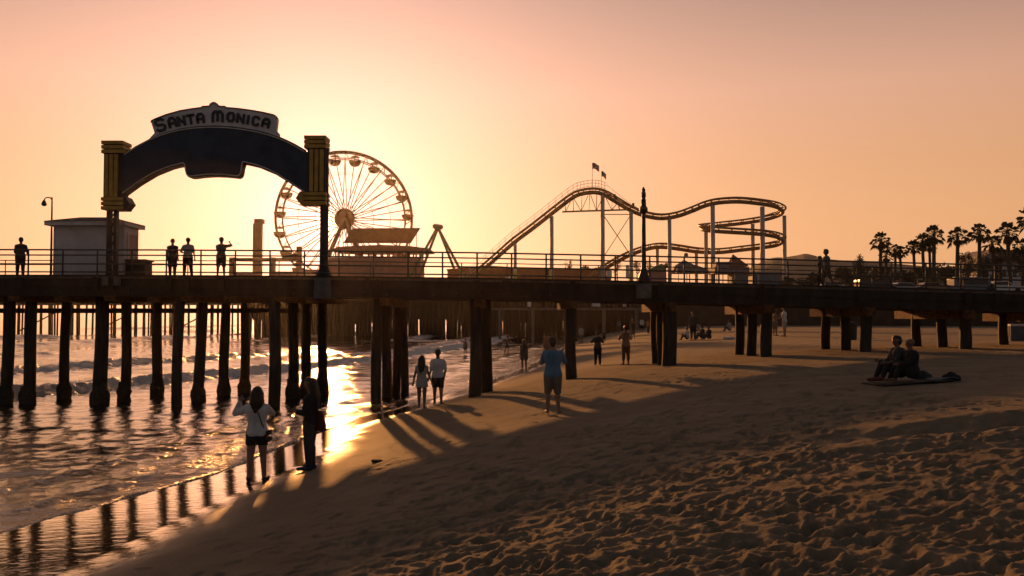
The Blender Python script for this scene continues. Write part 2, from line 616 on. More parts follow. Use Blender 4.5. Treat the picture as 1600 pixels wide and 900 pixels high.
def person(label, px, py, hpx, yaw, skin=None, clothes=(), hair='short', hair_mat=None, group=None, voxel=None, eyes=False,
           loc=None, height=None, name='person', **kw):
    """yaw 0 looks away from the camera, positive turns to the left. hpx = height in photo pixels"""
    p = V(loc) if loc is not None else hit(px, py)
    H = height or hpx * p.y / F
    sk = Skel(H, **kw)
    voxel = voxel or max(.008, min(.03, H / 110))
    o = link(name, sk.body(voxel), skin or skin_a)
    tag(o, label, 'person', group)
    rot = Matrix.Rotation(yaw, 4, 'Z')
    o.location = p
    o.rotation_euler = (0, 0, yaw)
    WORLD[o.name] = Matrix.Translation(p) @ rot
    vc = max(.011, voxel)
    g = .011 * H + .003
    for c in clothes:
        kind, mat = c[0], c[1]
        mb = MB()
        if kind == 'shirt':        # (kind, mat, sleeve 0..2, hem above the hips in H)
            sk.torso(mb, g)
            for k in 'LR':
                if c[2] > 0:
                    sk.arm(mb, k, g, 0, c[2])
            me = remesh(mb, vc, 2, clamp=(sk.hip.z + c[3] * H) if len(c) > 3 else None)
        elif kind in ('shorts', 'trousers'):
            f1 = c[2]
            sk.torso(mb, g * .6, top=False)
            for k in 'LR':
                sk.leg(mb, k, g * .9, f1)
            me = remesh(mb, vc, 2, clamp=c[3] * H if len(c) > 3 else None)
            # keep below the waist
            zt = sk.hip.z + .075 * H
            for v in me.vertices:
                if v.co.z > zt and not kw.get('sitting'):
                    v.co.z = zt
        elif kind in ('dress', 'skirt'):   # (kind, mat, hem height in H, flare)
            hem, fl = c[2] * H, c[3]
            if kind == 'dress':
                sk.torso(mb, g)
            else:
                sk.torso(mb, g * .8, top=False)
            w0 = sk.waist
            prof = []
            zz = sk.hip.z
            for k in (-1, 0, 1):
                mb.capsule(sk.hip + V((.03 * H * k, 0, .02 * H)), .06 * H + g, V((.045 * H * k * fl, 0, hem)), .06 * H * fl + g)
            me = remesh(mb, vc, 3, clamp=hem)
            if kind == 'skirt':
                zt = sk.hip.z + .09 * H
                for v in me.vertices:
                    v.co.z = min(v.co.z, zt)
        elif kind == 'shoes':
            for k in 'LR':
                mb = MB().capsule(sk.an[k] + V((0, -.02 * H, -.02 * H)), .027 * H, sk.toe[k] + V((0, 0, .002 * H)), .021 * H)
                link('shoe', remesh(mb, max(.01, voxel), 2, clamp=0.0), mat, o, local=True)
            continue
        elif kind == 'cap':
            u, f = sk.hd, sk.face.normalized()
            mb.capsule(sk.headc + u * (.036 * H) - f * (.008 * H), .052 * H, sk.headc + u * (.036 * H) + f * (.006 * H), .052 * H)
            mb.capsule(sk.headc + u * (.03 * H) + f * (.05 * H), .02 * H, sk.headc + u * (.026 * H) + f * (.082 * H), .014 * H)
            me = remesh(mb, vc, 2)
        link({'shirt': 'shirt', 'shorts': 'shorts', 'trousers': 'trousers', 'dress': 'dress', 'skirt': 'skirt', 'shoes': 'shoes', 'cap': 'cap'}[kind],
             me, mat, o, local=True)
    if hair:
        mb = MB()
        H_, H = H, H * 1.1
        c, f, u = sk.headc, sk.face.normalized(), sk.hd
        r = f.cross(u).normalized()
        mb.capsule(c + u * (.024 * H) - f * (.018 * H), .053 * H, c + u * (.032 * H) + f * (.008 * H), .047 * H)
        mb.capsule(c - u * (.005 * H) - f * (.028 * H), .045 * H, c + u * (.02 * H) - f * (.02 * H), .05 * H)
        if hair == 'short':
            mb.capsule(c - u * (.03 * H) - f * (.026 * H), .033 * H, c - f * (.03 * H), .04 * H)
        if hair.startswith('long'):
            ln = float(hair[4:] or .16)
            for k in (-1, 0, 1):
                a = c - f * (.03 * H) + r * (.026 * H * k)
                b = c - u * (ln * .55 * H) - f * (.043 * H) + r * (.034 * H * k)
                e = c - u * (ln * H) - f * (.045 * H) + r * (.027 * H * k)
                mb.capsule(a, .042 * H, b, .040 * H)
                mb.capsule(b, .040 * H, e, .018 * H)
            for _ in range(9):
                k = rng.uniform(-1.15, 1.15)
                b = c - u * (ln * rng.uniform(.3, .7) * H) - f * (.05 * H) + r * (.038 * H * k)
                e = c - u * (ln * rng.uniform(.95, 1.28) * H) - f * (rng.uniform(.04, .06) * H) + r * (.036 * H * (k + rng.uniform(-.3, .3)))
                mb.capsule(b, .018 * H, e, .0075 * H, 8, 3)
        if hair == 'bun':
            mb.capsule(c - u * (.03 * H) - f * (.026 * H), .03 * H, c - f * (.03 * H), .038 * H)
            mb.capsule(c + u * (.06 * H) - f * (.03 * H), .024 * H, c + u * (.062 * H) - f * (.034 * H), .024 * H)
        if hair == 'curly':
            for _ in range(16):
                q = V((rng.uniform(-1, 1), rng.uniform(-1, 1), rng.uniform(-.5, 1))).normalized() * (.045 * H)
                p0 = c + u * (.018 * H) - f * (.014 * H) + q
                mb.capsule(p0, .026 * H, p0 + q * .15, .024 * H)
        link('hair', remesh(mb, vc, 2), hair_mat or hair_dark, o, local=True)
        H = H_
    if eyes:
        mb = MB()
        c, f, u = sk.headc, sk.face.normalized(), sk.hd
        r = f.cross(u).normalized()
        for k in (-1, 1):
            e = c + f * (.0515 * H) + u * (.007 * H) + r * (.021 * H * k)
            mb.capsule(e, .006 * H, e + f * .001, .006 * H, 8, 3)
        link('eyes', mb.mesh('eyes', True), eye_mat, o, local=True)
    o['_h'] = H
    return o, sk, Matrix.Translation(p) @ rot


A = dict  # shorthand for limb tables
hang = lambda sx, out=.2, fwd=0.: ((out * sx, fwd, -1), (out * .4 * sx, fwd + .2, -1))

# --- the two women at the water's edge
o, sk, Wm = person('woman in white long sleeved top and black shorts raising a phone at the water edge', 401, 752, 141, R(8), skin_a,
                   [('shirt', cl_white, 1.85, -.03), ('shorts', cl_black, .42, .40), ('shoes', cl_charcoal)], 'long.15', eyes=True,
                   arms=A(L=((-.95, .35, -.38), (.38, .35, 1)), R=((.3, .85, -.45), (-.85, .4, .8))),
                   legs=A(L=((-.07, 0, -1), (-.05, -.05, -1)), R=((.06, .05, -1), (.06, -.1, -1))), lean=(.0, -.01), slim=1.0)
ph = Wm @ (sk.wr['L'] + sk.hn['L'] * (.075 * sk.H) + V((.075, -.01, 0)))
phone = MB().box(ph, (.155, .012, .078), Matrix.Rotation(R(8), 3, 'Z'))
tag(phone.build('phone', cl_black), 'black phone held up sideways by the woman in white top', 'phone')
bag = thing('shoulder_bag', 'small black shoulder bag hanging at the hip of the woman in white', 'bag', Wm @ (sk.hip + V((.22, .0, -.06))))
bc = Wm @ (sk.hip + V((.235, -.02, -.05)))
m = MB()
m.capsule(bc + V((-.01, -.06, .06)), .05, bc + V((-.01, .06, .06)), .05)
m.capsule(bc + V((-.01, -.06, -.07)), .055, bc + V((-.01, .06, -.07)), .055)
link('pouch', remesh(m, .014, 3), cl_black, bag)
pts = [Wm @ p for p in (sk.hip + V((.16, -.05, .02)), sk.waist + V((.10, -.135, .0)), sk.chest + V((.02, -.15, .0)), sk.chest + V((-.09, -.12, .09)),
                        sk.neck + V((-.10, 0, .005)), sk.chest + V((-.05, .12, .05)))]
MB().tube(crom(pts, 5), .011, 6).build('strap', cl_black, bag, True)

o, sk, Wm = person('long haired woman in dark trousers standing in profile looking down at a phone', 485, 734, 138, R(82), skin_b,
                   [('shirt', cl_black, 1.6, -.02), ('trousers', cl_charcoal, 1.9), ('shoes', cl_navy)], 'long.24', eyes=True,
                   arms=A(L=((-.1, .25, -1), (.25, .95, .12)), R=((.12, .3, -1), (-.3, .95, .05))),
                   legs=A(L=((-.03, .03, -1), (-.02, -.05, -1)), R=((.03, .1, -1), (.02, -.12, -1))), lean=(0, -.02), head=(0, .15))
m = MB().box(Wm @ (sk.wr['L'] + sk.hn['L'] * .12 + V((.05, .02, .02))), (.075, .14, .012), Matrix.Rotation(R(82), 3, 'Z') @ Matrix.Rotation(R(35), 3, 'X'))
tag(m.build('phone', cl_black), 'dark phone in the hands of the long haired woman', 'phone')
b0 = Wm @ (sk.hip + V((.12, -.13, .06)))
bag = thing('tote_bag', 'dark red tote bag behind the long haired woman', 'bag', b0)
m = MB()
for kx in range(4):
    m.capsule(b0 + V((-.06 + .04 * kx, -.03 - .02 * kx, .12)), .045, b0 + V((-.06 + .062 * kx, -.03 - .03 * kx, -.20 + .02 * (kx % 2))), .055)
link('pouch', remesh(m, .016, 5), cl_red, bag)
MB().tube(crom([b0 + V((.04, -.03, .2)), Wm @ (sk.sh['R'] + V((.05, -.09, .02))), Wm @ (sk.sh['R'] + V((.0, 0, .06))), Wm @ (sk.sh['R'] + V((.03, .10, -.05))), b0 + V((-.02, 0, .2))], 5), .013, 6).build('strap', cl_black, bag, True)

# --- the couple hand in hand
pA = hit(659, 638)
pB = hit(684, 632)
person('woman in short pale dress with long dark hair walking hand in hand', 659, 638, 79, R(-3), skin_b,
       [('dress', cl_pale, .42, 1.12)], 'long.2', loc=pA, arms=A(L=((-.35, .0, -1), (-.2, .12, -1)), R=((.33, .05, -1), (.42, .1, -1))),
       legs=A(L=((-.02, .12, -1), (0, -.04, -1)), R=((.02, -.06, -1), (0, -.2, -1))), slim=.92, sw=.088)
person('man in white shirt and black shorts walking hand in hand', 684, 632, 83, R(0), skin_b,
       [('shirt', cl_white, .85, -.03), ('shorts', cl_black, .85, .32)], 'short', loc=pB,
       arms=A(L=((-.2, .02, -1), (-.3, .05, -1)), R=((.3, -.12, -1), (-.2, .25, -1))),
       legs=A(L=((-.03, .08, -1), (0, -.05, -1)), R=((.05, -.04, -1), (.02, -.22, -1))))
# --- man in blue
person('man in blue shirt and khaki shorts photographing with both arms raised', 864, 646, 115, R(-4), skin_a,
       [('shirt', cl_blue, .8, -.06), ('shorts', cl_khaki, .95, .27)], 'short', eyes=True,
       arms=A(L=((-.3, .5, -.85), (.2, .6, .85)), R=((.38, .55, -.75), (-.35, .5, .8))),
       legs=A(L=((-.07, 0, -1), (-.01, -.02, -1)), R=((.05, 0, -1), (.03, -.03, -1))), slim=1.08, sw=.106)

FB = 'people scattered along the beach beyond the pier'
st = A(L=((-.03, .05, -1), (0, -.05, -1)), R=((.03, -.03, -1), (0, -.1, -1)))
far_people = [
    (819, 579, 47, R(20), 'woman in dark dress and long hair walking along the waterline', [('dress', cl_charcoal, .36, 1.2)], 'long.16', None),
    (793, 551, 27, R(-80), 'thin child running at the edge of the surf', [('shorts', cl_navy, .8)], 'short',
     dict(arms=A(L=((-.2, -.6, -1), (0, -.4, -1)), R=((.3, .7, -.8), (.1, .8, -.1))), legs=A(L=((0, .35, -1), (0, -.2, -1)), R=((0, -.3, -1), (0, -.7, -1))), slim=.8)),
    (727, 554, 23, R(10), 'bather standing knee deep in the waves', [('shorts', cl_navy, .8)], 'short', None),
    (851, 549, 29, R(60), 'person in rust red top left of the blue shirt head', [('dress', cl_rust, .3, 1.1)], 'short', None),
    (857, 553, 32, R(0), 'person in long rust dress directly behind the man in blue', [('dress', cl_rust, .12, 1.25)], 'short', None),
    (868, 541, 20, R(-30), 'small person in olive shirt right behind the blue shirt man', [('shirt', cl_olive, .8), ('shorts', cl_khaki, .9)], 'short', None),
    (880, 537, 23, R(40), 'person in dark clothes just left of the lone pile', [('shirt', cl_black, 1.5), ('trousers', cl_black, 1.9)], 'short', None),
    (908, 537, 28, R(10), 'person in pale top and brown trousers right of the lone pile', [('shirt', cl_pale, .9), ('trousers', cl_khaki, 1.9)], 'bun', None),
    (934, 571, 52, R(6), 'person with curly hair and black trousers raising hands to the face', [('shirt', cl_charcoal, .9), ('trousers', cl_black, 1.95)], 'curly',
     dict(arms=A(L=((-.5, .4, -.7), (.4, .5, .6)), R=((.5, .4, -.7), (-.4, .5, .6))))),
    (944, 536, 20, R(0), 'child in dark clothes beyond the curly haired person', [('shirt', cl_black, 1), ('shorts', cl_black, .9)], 'short', None),
    (978, 570, 59, R(15), 'person in pale patterned top carrying a bundle on the shoulder', [('shirt', cl_pale, .9), ('trousers', cl_khaki, 1.6)], 'short',
     dict(arms=A(L=((-.4, .4, -.8), (.3, .6, .7)), R=((.4, .4, -.8), (-.3, .5, .8))))),
    (967, 521, 22, R(-20), 'person in grey at the back left of the bundle carrier', [('shirt', cl_teal, 1.2), ('trousers', cl_charcoal, 1.9)], 'short', None),
    (989, 530, 30, R(25), 'person in dark top right behind the bundle carrier', [('shirt', cl_black, 1.2), ('shorts', cl_charcoal, 1)], 'short', None),
    (926, 519, 19, R(0), 'tiny figure in brown by the far pier posts', [('shirt', cl_olive, 1), ('trousers', cl_khaki, 1.9)], 'short', None),
    (950, 519, 20, R(30), 'tiny figure in grey under the walkway beam', [('shirt', cl_pale, 1), ('shorts', cl_charcoal, .9)], 'short', None),
    (1003, 519, 22, R(0), 'person in bright white shirt near the far pier', [('shirt', cl_white, 1.2, -.05), ('shorts', cl_black, .9)], 'short', None),
    (1013, 521, 22, R(-50), 'person in rust shirt beside the white shirted one', [('shirt', cl_rust, 1), ('trousers', cl_charcoal, 1.9)], 'short', None),
    (1083, 531, 43, R(160), 'person in dark clothes standing among sitting friends beyond the pier', [('shirt', cl_charcoal, 1.4), ('trousers', cl_black, 1.9)], 'short', None),
    (1226, 526, 46, R(60), 'person in white shirt and pale shorts standing under the pier', [('shirt', cl_white, .9, -.03), ('shorts', cl_pale, .95)], 'short',
     dict(arms=A(L=((-.2, .3, -1), (.1, .9, -.2)), R=((.2, .4, -.9), (-.1, .7, .8))))),
    (1211, 525, 40, R(-60), 'shirtless person in brown shorts facing the one in white', [('shorts', cl_khaki, 1.0)], 'short',
     dict(arms=A(L=((-.2, .8, -.3), (.1, .9, .3)), R=((.2, .7, -.5), (-.1, .9, .2))))),
]
for px, py, hp, yaw, lab, cl, hr, kw in far_people:
    kw = kw or dict(legs=st)
    person(lab, px, py, hp, yaw, skin_b if (px % 2) else skin_a, cl, hr, group=FB, voxel=.03 if hp < 40 else .02, **kw)

SIT = dict(sitting=True, lean=(0, .04), legs=A(L=((-.12, 1, .72), (-.02, .42, -1)), R=((.12, 1, .58), (.03, .45, -1))),
           arms=A(L=((-.2, .55, -.8), (.12, 1, -.1)), R=((.2, .5, -.85), (-.12, 1, .05))), slim=1.32)
# --- seated pair on the blanket
gp = hit(1412, 599)
Hs = 1.42
person('person in black with dark hair sitting at the back of the blanket', 1400, 590, 0, R(95), skin_b,
       [('shirt', cl_charcoal, 1.2), ('trousers', cl_black, 1.9)], 'short', loc=gp + V((.02, .28, .03)), height=Hs * 1.02, voxel=.014, eyes=True, **SIT)
person('bald person in black jacket sitting at the front of the blanket', 1420, 597, 0, R(88), skin_b,
       [('shirt', cl_black, 1.8), ('trousers', cl_black, 1.95)], None, loc=gp + V((.14, -.08, .04)), height=Hs * .95, voxel=.014, eyes=True, **SIT)
# blanket: draped low sheet following the sand
def sheet(name, label, cat, c, sx, sy, rz, mat, amp=.03, h=.06, n=24, group=None):
    mb = MB()
    rr = Matrix.Rotation(rz, 3, 'Z')
    top = []
    for i in range(n + 1):
        for j in range(n + 1):
            p = rr @ V(((i / n - .5) * sx, (j / n - .5) * sy, 0)) + V(c)
            z = ground_z(p.x, p.y) + h + amp * float(fbm(np.float64(p.x * 4), np.float64(p.y * 4), 9, 3))
            top.append((p.x, p.y, z))
    mb.add(top, [(i * (n + 1) + j, (i + 1) * (n + 1) + j, (i + 1) * (n + 1) + j + 1, i * (n + 1) + j + 1) for i in range(n) for j in range(n)])
    o = mb.build(name, mat, smooth=True)
    md = o.modifiers.new('t', 'SOLIDIFY')
    md.thickness = .02
    return tag(o, label, cat, group)


sheet('blanket', 'dull brown picnic blanket under the seated pair', 'blanket', gp + V((.08, .08, 0)), 1.5, .9, R(8), cloth('sandy_brown', (.075, .062, .05)), .02, .035)
sheet('towel', 'pale crumpled towel on the blanket behind the seated pair', 'towel', gp + V((.78, -.02, 0)), .55, .3, R(-10), cl_teal, .04, .07, 14)
for dx, dy, mt, lab in ((1.0, .0, cl_black, 'black bag at the right end of the blanket'), (.62, .45, cl_charcoal, 'dark backpack lying behind the bald person')):
    mb = MB()
    q = gp + V((dx, dy, .12))
    mb.capsule(q + V((-.12, 0, -.02)), .10, q + V((.12, .03, -.02)), .08)
    mb.capsule(q + V((-.02, 0, .04)), .09, q + V((.05, .03, .05)), .06)
    tag(link('bag', remesh(mb, .02, 3), mt), lab, 'bag')
mb = MB()
q = gp + V((-.72, -.28, .09))
for k in (0, 1):
    mb.capsule(q + V((-.1 + k * .03, k * .12, 0)), .035, q + V((.14 + k * .03, k * .12, .02)), .045)
tag(link('sandals', remesh(mb, .014, 2), cl_red), 'red sandals left at the feet of the seated pair', 'sandals')

# --- far seated groups
FS = 'people sitting on the sand beyond the pier'
for px, py, hp, yaw, lab, top in (
        (1074, 532, 1.45, R(70), 'person in white top sitting left in the far group', cl_white),
        (1098, 531, 1.5, R(95), 'person in black lying back in the far group', cl_black),
        (1091, 519, 1.5, R(20), 'person in pale shirt sitting behind the far group', cl_pale),
        (1140, 518, 1.6, R(60), 'person in light top sitting alone left of the tall piles', cl_pale),
        (1108, 531, 1.4, R(110), 'person in charcoal sitting right in the far group', cl_charcoal)):
    q = hit(px, py)
    person(lab, px, py, 0, yaw, skin_b, [('shirt', top, 1.2), ('trousers', cl_charcoal, 1.9)], 'short', group=FS, loc=q, height=hp, voxel=.026, **SIT)

# ------------------------------------------------------------------ near pier
DF, DB = 31.9, 37.4                       # front and back edges
_dx = [0, 250, 500, 750, 1000, 1300, 1600]
_dy = [431.5, 432, 433.5, 436.5, 441.5, 449, 457]
xs_ = [at(a, 450, DF).x for a in _dx]
zs_ = [at(a, b, DF).z for a, b in zip(_dx, _dy)]
xs_ = [-60] + xs_ + [60]
zs_ = [zs_[0] + .06] + zs_ + [zs_[-1] - .19 / 6.9 * (60 - xs_[-2])]


def deck_z(x):
    return float(np.interp(x, xs_, zs_))


XL, XR = -34.0, 34.0
pier = thing('pier', 'dark timber pier on piles crossing the whole beach in front', 'pier', (0, (DF + DB) / 2, 0))
xq = list(np.linspace(XL, XR, 69))


def strip(y0, y1, t0, t1, name, mat, parent):
    """long member along the pier: depth y0..y1, from deck_z - t0 down to deck_z - t1"""
    mb = MB()
    vs, fs = [], []
    for x in xq:
        z = deck_z(x)
        vs += [(x, y0, z - t1), (x, y1, z - t1), (x, y1, z - t0), (x, y0, z - t0)]
    for i in range(len(xq) - 1):
        a = i * 4
        for k in range(4):
            j = (k + 1) % 4
            fs.append((a + k, a + j, a + 4 + j, a + 4 + k))
    n = (len(xq) - 1) * 4
    fs += [(3, 2, 1, 0), (n, n + 1, n + 2, n + 3)]
    return mb.add(vs, fs).build(name, mat, parent)


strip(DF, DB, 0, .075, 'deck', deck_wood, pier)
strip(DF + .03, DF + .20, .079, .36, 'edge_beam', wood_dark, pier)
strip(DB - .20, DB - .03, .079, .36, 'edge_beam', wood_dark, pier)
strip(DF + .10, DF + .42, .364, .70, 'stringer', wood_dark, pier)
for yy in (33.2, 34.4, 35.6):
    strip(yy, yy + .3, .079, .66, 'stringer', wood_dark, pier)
strip(DB - .42, DB - .12, .364, .68, 'stringer', wood_dark, pier)
# joints and blocking on the fascia
for px in (30, 150, 175, 263, 292, 345, 430, 575, 590, 745, 790, 895, 1032, 1075, 1190, 1345, 1512, 1560):
    x = at(px, 450, DF).x
    z = deck_z(x)
    MB().box((x, DF - .02, z - .24 - rng.uniform(0, .05)), (rng.uniform(.16, .3), .09, .46)).build('splice_block', wood_dark, pier)
for i in range(44):
    x = at(20 + i * 36.5, 450, DF).x
    MB().capsule((x, DF + .08, deck_z(x) - (.49 if i % 2 else .58)), .035, (x, DF + .055, deck_z(x) - (.49 if i % 2 else .58)), .03, 8, 3).build('bolt', black_metal, pier, True)
# kerb timber under the railing
strip(DF + .02, DF + .2, -.06, -.003, 'kerb_timber', wood_dark, pier)

pile_def = [  # px top, px base, py base, width px, collar
    (15, 10, 630, 18, 1), (51, 45, 630, 18, 1), (104, 102, 622, 15, 1), (159, 158, 631, 21, 1), (200, 195, 627, 15, 1), (247, 247, 615, 15, 1),
    (280, 278, 641, 16, 0), (316, 311, 627, 16, 1), (352, 351, 619, 15, 1), (383, 383, 613, 14, 1), (430, 429, 638, 18, 0), (459, 458, 622, 16, 1),
    (480, 480, 608, 15, 1), (505, 504, 616, 15, 1), (589, 589, 632, 16, 0), (604, 604, 622, 15, 0), (620, 620, 616, 13, 0), (632, 632, 613, 12, 0),
    (743, 743, 618, 19, 0), (760, 760, 611, 18, 0), (892, 892, 596, 17, 0), (1045, 1046, 570, 22, 0), (1033, 1032, 565, 13, 0), (1023, 1023, 562, 12, 0),
    (1197, 1197, 551, 18, 0), (1174, 1174, 546, 15, 0), (1155, 1155, 543, 14, 0), (1352, 1352, 546, 18, 0), (1320, 1320, 543, 15, 0),
    (1290, 1290, 540, 14, 0), (1507, 1507, 548, 18, 0), (1471, 1471, 543, 15, 0), (1431, 1431, 540, 14, 0), (1612, 1612, 545, 17, 0), (1567, 1567, 541, 14, 0),
    (-40, -44, 628, 17, 1), (-85, -88, 634, 18, 1), (-130, -132, 622, 17, 1), (-190, -192, 630, 17, 1), (1668, 1668, 548, 18, 0), (1630, 1630, 542, 15, 0)]
right_row = {1045: 32.4, 1033: 33.9, 1023: 35.4, 1197: 32.4, 1174: 34.3, 1155: 36, 1352: 32.4, 1320: 34.3, 1290: 36.2, 1507: 32.4, 1471: 34.3, 1431: 36.3,
             1612: 34.3, 1567: 36.3, 1668: 32.4, 1630: 36.2, 892: 32.6, 743: 32.6, 760: 34.6}
for a, b, py, w, collar in pile_def:
    if a in right_row:
        d = right_row[a]
    else:
        d = min(max(hit(b, py).y, 32.2), 37.0)
    bx = at(b, 500, d)
    tx = at(a, 463, d)
    r = w / 2 * d / F
    zb = float(beach_base(np.float64(bx.x), np.float64(d))) - .5
    zt = deck_z(tx.x) - .70
    n = 9
    pts, rs = [], []
    wob = rng.uniform(0, 6)
    for i in range(n):
        t = i / (n - 1)
        x = bx.x + (tx.x - bx.x) * t + .03 * math.sin(wob + t * 5)
        pts.append((x, d + .02 * math.cos(wob + t * 4), zb + (zt - zb) * t))
        rs.append(r * (1.06 - .10 * t + .025 * math.sin(wob * 3 + t * 9)))
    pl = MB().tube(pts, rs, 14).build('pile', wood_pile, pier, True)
    if collar:
        mb = MB()
        zc = .0
        prof = [(r * 1.02, zc - .5), (r * 1.35, zc), (r * rng.uniform(1.3, 1.5), zc + .2), (r * rng.uniform(1.25, 1.5), zc + .38), (r * 1.15, zc + .52), (r * .98, zc + .6 + rng.uniform(0, .2))]
        mb.lathe((bx.x, d, 0), prof, 18)
        me = mb.mesh('crust', True)
        for v in me.vertices:
            q = .055 * float(fbm(np.float64(v.co.x * 7 + v.co.z * 5), np.float64(v.co.z * 6 + v.co.y * 5), 3, 3))
            dx, dy = v.co.x - bx.x, v.co.y - d
            l = math.hypot(dx, dy)
            v.co.x += dx / l * q
            v.co.y += dy / l * q
        link('barnacle_crust', me, crust, pl)
# pile caps across the pier
caps = []
for px in (-40, 33, 104, 180, 247, 298, 365, 445, 492, 605, 750, 892, 1045, 1197, 1352, 1507, 1668):
    d0 = 32.4
    x = at(px, 460, d0).x
    z = deck_z(x)
    y0, y1 = DF + .05, DB + .55
    mb = MB().box((x, (y0 + y1) / 2, z - (.835 if px > 560 else .79)), (.36 if px > 1000 else .42, y1 - y0, (.18 if px < 560 else .27) if px < 1000 else .33))
    mb.build('pile_cap', wood_cap, pier)
# lower walers behind the left piles
mb = MB()
mb.beam((XL, 36.9, 2.15 + 1.3), (-8.6, 36.9, 2.15 + 1.3), .16, .2)
mb.build('waler', wood_dark, pier)
for k, px in enumerate((524,)):
    q = at(px, 458, 32.1)
    mb = MB().tube([q + V((0, 0, .1)), q + V((.01, 0, -.12)), q + V((0, 0, -.25))], .022, 6)
    mb.build('hanging_rope', black_metal, pier)


def railing(y, px0, px1, label, sp=1.235, h=.955, r=.025):
    rt = thing('pier_railing', label, 'railing', (0, y, deck_z(0)), 'pipe railings along the pier')
    zz = lambda x, f: (x, y, deck_z(x) + h * f)
    for f, rr in ((1.0, r * 1.15), (.80, r), (.47, r), (.17, r)):
        pts = [zz(x, f) for x in xq]
        MB().tube(pts, rr, 6).build('rail', rail_metal, rt, True)
    x = XL + .4
    off = at(41, 450, DF).x
    x = off - sp * 18
    while x < XR:
        z = deck_z(x)
        MB().tube([(x, y, z - .05), (x, y, z + h)], r * 1.25, 8).build('post', rail_metal, rt, True)
        x += sp
    return rt


railing(DF + .11, 0, 1600, 'front pipe railing of the near pier with four rails')
railing(DB - .12, 0, 1600, 'back pipe railing on the far edge of the near pier', 1.9, .9, .017)

# people on the pier
PD = DF + .55
PP = 'people standing on the near pier'


def on_pier(px, d=None):
    d = d or PD
    x = at(px, 450, d).x
    return V((x, d, deck_z(x)))


for px, hp, yaw, lab, cl, hr, kw, dd in (
        (31, 60, R(10), 'person in dark jacket leaning at the far left pier railing', [('shirt', cl_charcoal, 1.5, -.12), ('trousers', cl_black, 1.9)], 'short', dict(arms=A(L=((-.3, .3, -1), (.1, .8, -.4)), R=((.3, .3, -1), (-.05, .6, -.8))), lean=(0, .08)), None),
        (269, 58, R(190), 'person in loose dark coat standing left in a pair on the pier', [('dress', cl_charcoal, .28, 1.1), ('trousers', cl_black, 1.9)], 'short', dict(legs=A(L=((-.04, .1, -1), (0, -.05, -1)), R=((.05, -.05, -1), (0, -.1, -1)))), None),
        (293, 60, R(5), 'person in pale tee and dark trousers standing right in a pair on the pier', [('shirt', cl_pale, .8, -.03), ('trousers', cl_black, 1.9)], 'short', dict(arms=A(L=((-.5, .2, -.8), (.5, .7, -.2)), R=((.25, .1, -1), (.1, .3, -1))), legs=A(L=((-.12, .0, -1), (-.03, -.05, -1)), R=((.12, 0, -1), (.12, -.05, -1)))), None),
        (345, 61, R(-10), 'person on the pier with one elbow out holding a camera to the face', [('shirt', cl_khaki, .7, -.02), ('shorts', cl_charcoal, .9)], 'short', dict(arms=A(L=((-.35, .7, -.5), (.5, .4, .8)), R=((.9, .35, .12), (-.65, .5, .55))), legs=A(L=((-.12, .0, -1), (-.04, -.05, -1)), R=((.12, 0, -1), (.06, -.05, -1)))), None),
        (1292, 59, R(85), 'tall man in grey tee and camo shorts walking along the pier', [('shirt', cl_teal, .8, -.03), ('shorts', cl_olive, .95)], 'short', dict(legs=A(L=((-.02, -.28, -1), (0, -.55, -1)), R=((.02, .32, -1), (0, .0, -1))), arms=A(L=((-.1, -.15, -1), (0, .3, -1)), R=((.1, .25, -1), (0, .7, -.6)))), None),
        (1282, 49, R(80), 'shorter person in black walking beside the tall man', [('shirt', cl_black, 1.0, -.05), ('trousers', cl_black, 1.9)], 'short', dict(legs=A(L=((-.02, -.1, -1), (0, -.35, -1)), R=((.02, .22, -1), (0, -.05, -1)))), DF + 1.1)):
    q = on_pier(px, dd)
    person(lab, px, 0, hp, yaw, skin_b, cl, hr, group=PP, loc=q, height=hp * q.y / F, voxel=.016, slim=1.14, sw=.106, **kw)

# ------------------------------------------------------------------ arch sign
SD = DF + .25                              # depth of the sign's face


def sx(px, py, d=SD):
    p = at(px, py, d)
    return (p.x, p.z)


arch = thing('arch_sign', 'dark blue arched pier gateway sign lettered SANTA MONICA between gold pylons', 'sign', (at(333, 430, SD).x, SD, deck_z(-10)))
top_edge = [(176, 251), (192, 241), (212, 228), (235, 216), (257, 207.5), (280, 201.5), (305, 198), (332, 196.8), (360, 198), (390, 202), (413, 207), (435, 214), (456, 223.5), (476, 235), (490, 243)]
low_edge = [(490, 312), (475, 301), (452, 286), (427, 270.5), (402, 260), (388, 256.5), (379.5, 255), (377.5, 262), (376, 271), (374, 275), (370, 277), (352, 275), (335, 274.3), (318, 275), (298, 277.5), (294, 276.5), (291.5, 274),
            (289.5, 266), (287, 257), (276, 259.3), (265, 262), (240, 272), (215, 287), (190, 305), (176, 316)]
outline = top_edge + low_edge
from mathutils.geometry import tessellate_polygon


def plate(poly, y0, y1, name, mat, parent):
    pts = [sx(*p) for p in poly]
    tris = tessellate_polygon([[V((p[0], p[1], 0)) for p in pts]])
    n = len(pts)
    vs = [(p[0], y0, p[1]) for p in pts] + [(p[0], y1, p[1]) for p in pts]
    fs = [tuple(t) for t in tris] + [tuple(n + i for i in reversed(t)) for t in tris]
    fs += [(i, n + i, n + (i + 1) % n, (i + 1) % n) for i in range(n)]
    mb = MB().add(vs, fs)
    me = mb.mesh(name)
    import bmesh
    bm = bmesh.new()
    bm.from_mesh(me)
    bmesh.ops.recalc_face_normals(bm, faces=bm.faces)
    bm.to_mesh(me)
    bm.free()
    return link(name, me, mat, parent)


panel = plate(outline, SD, SD + .45, 'arch_panel', sign_blue, arch)
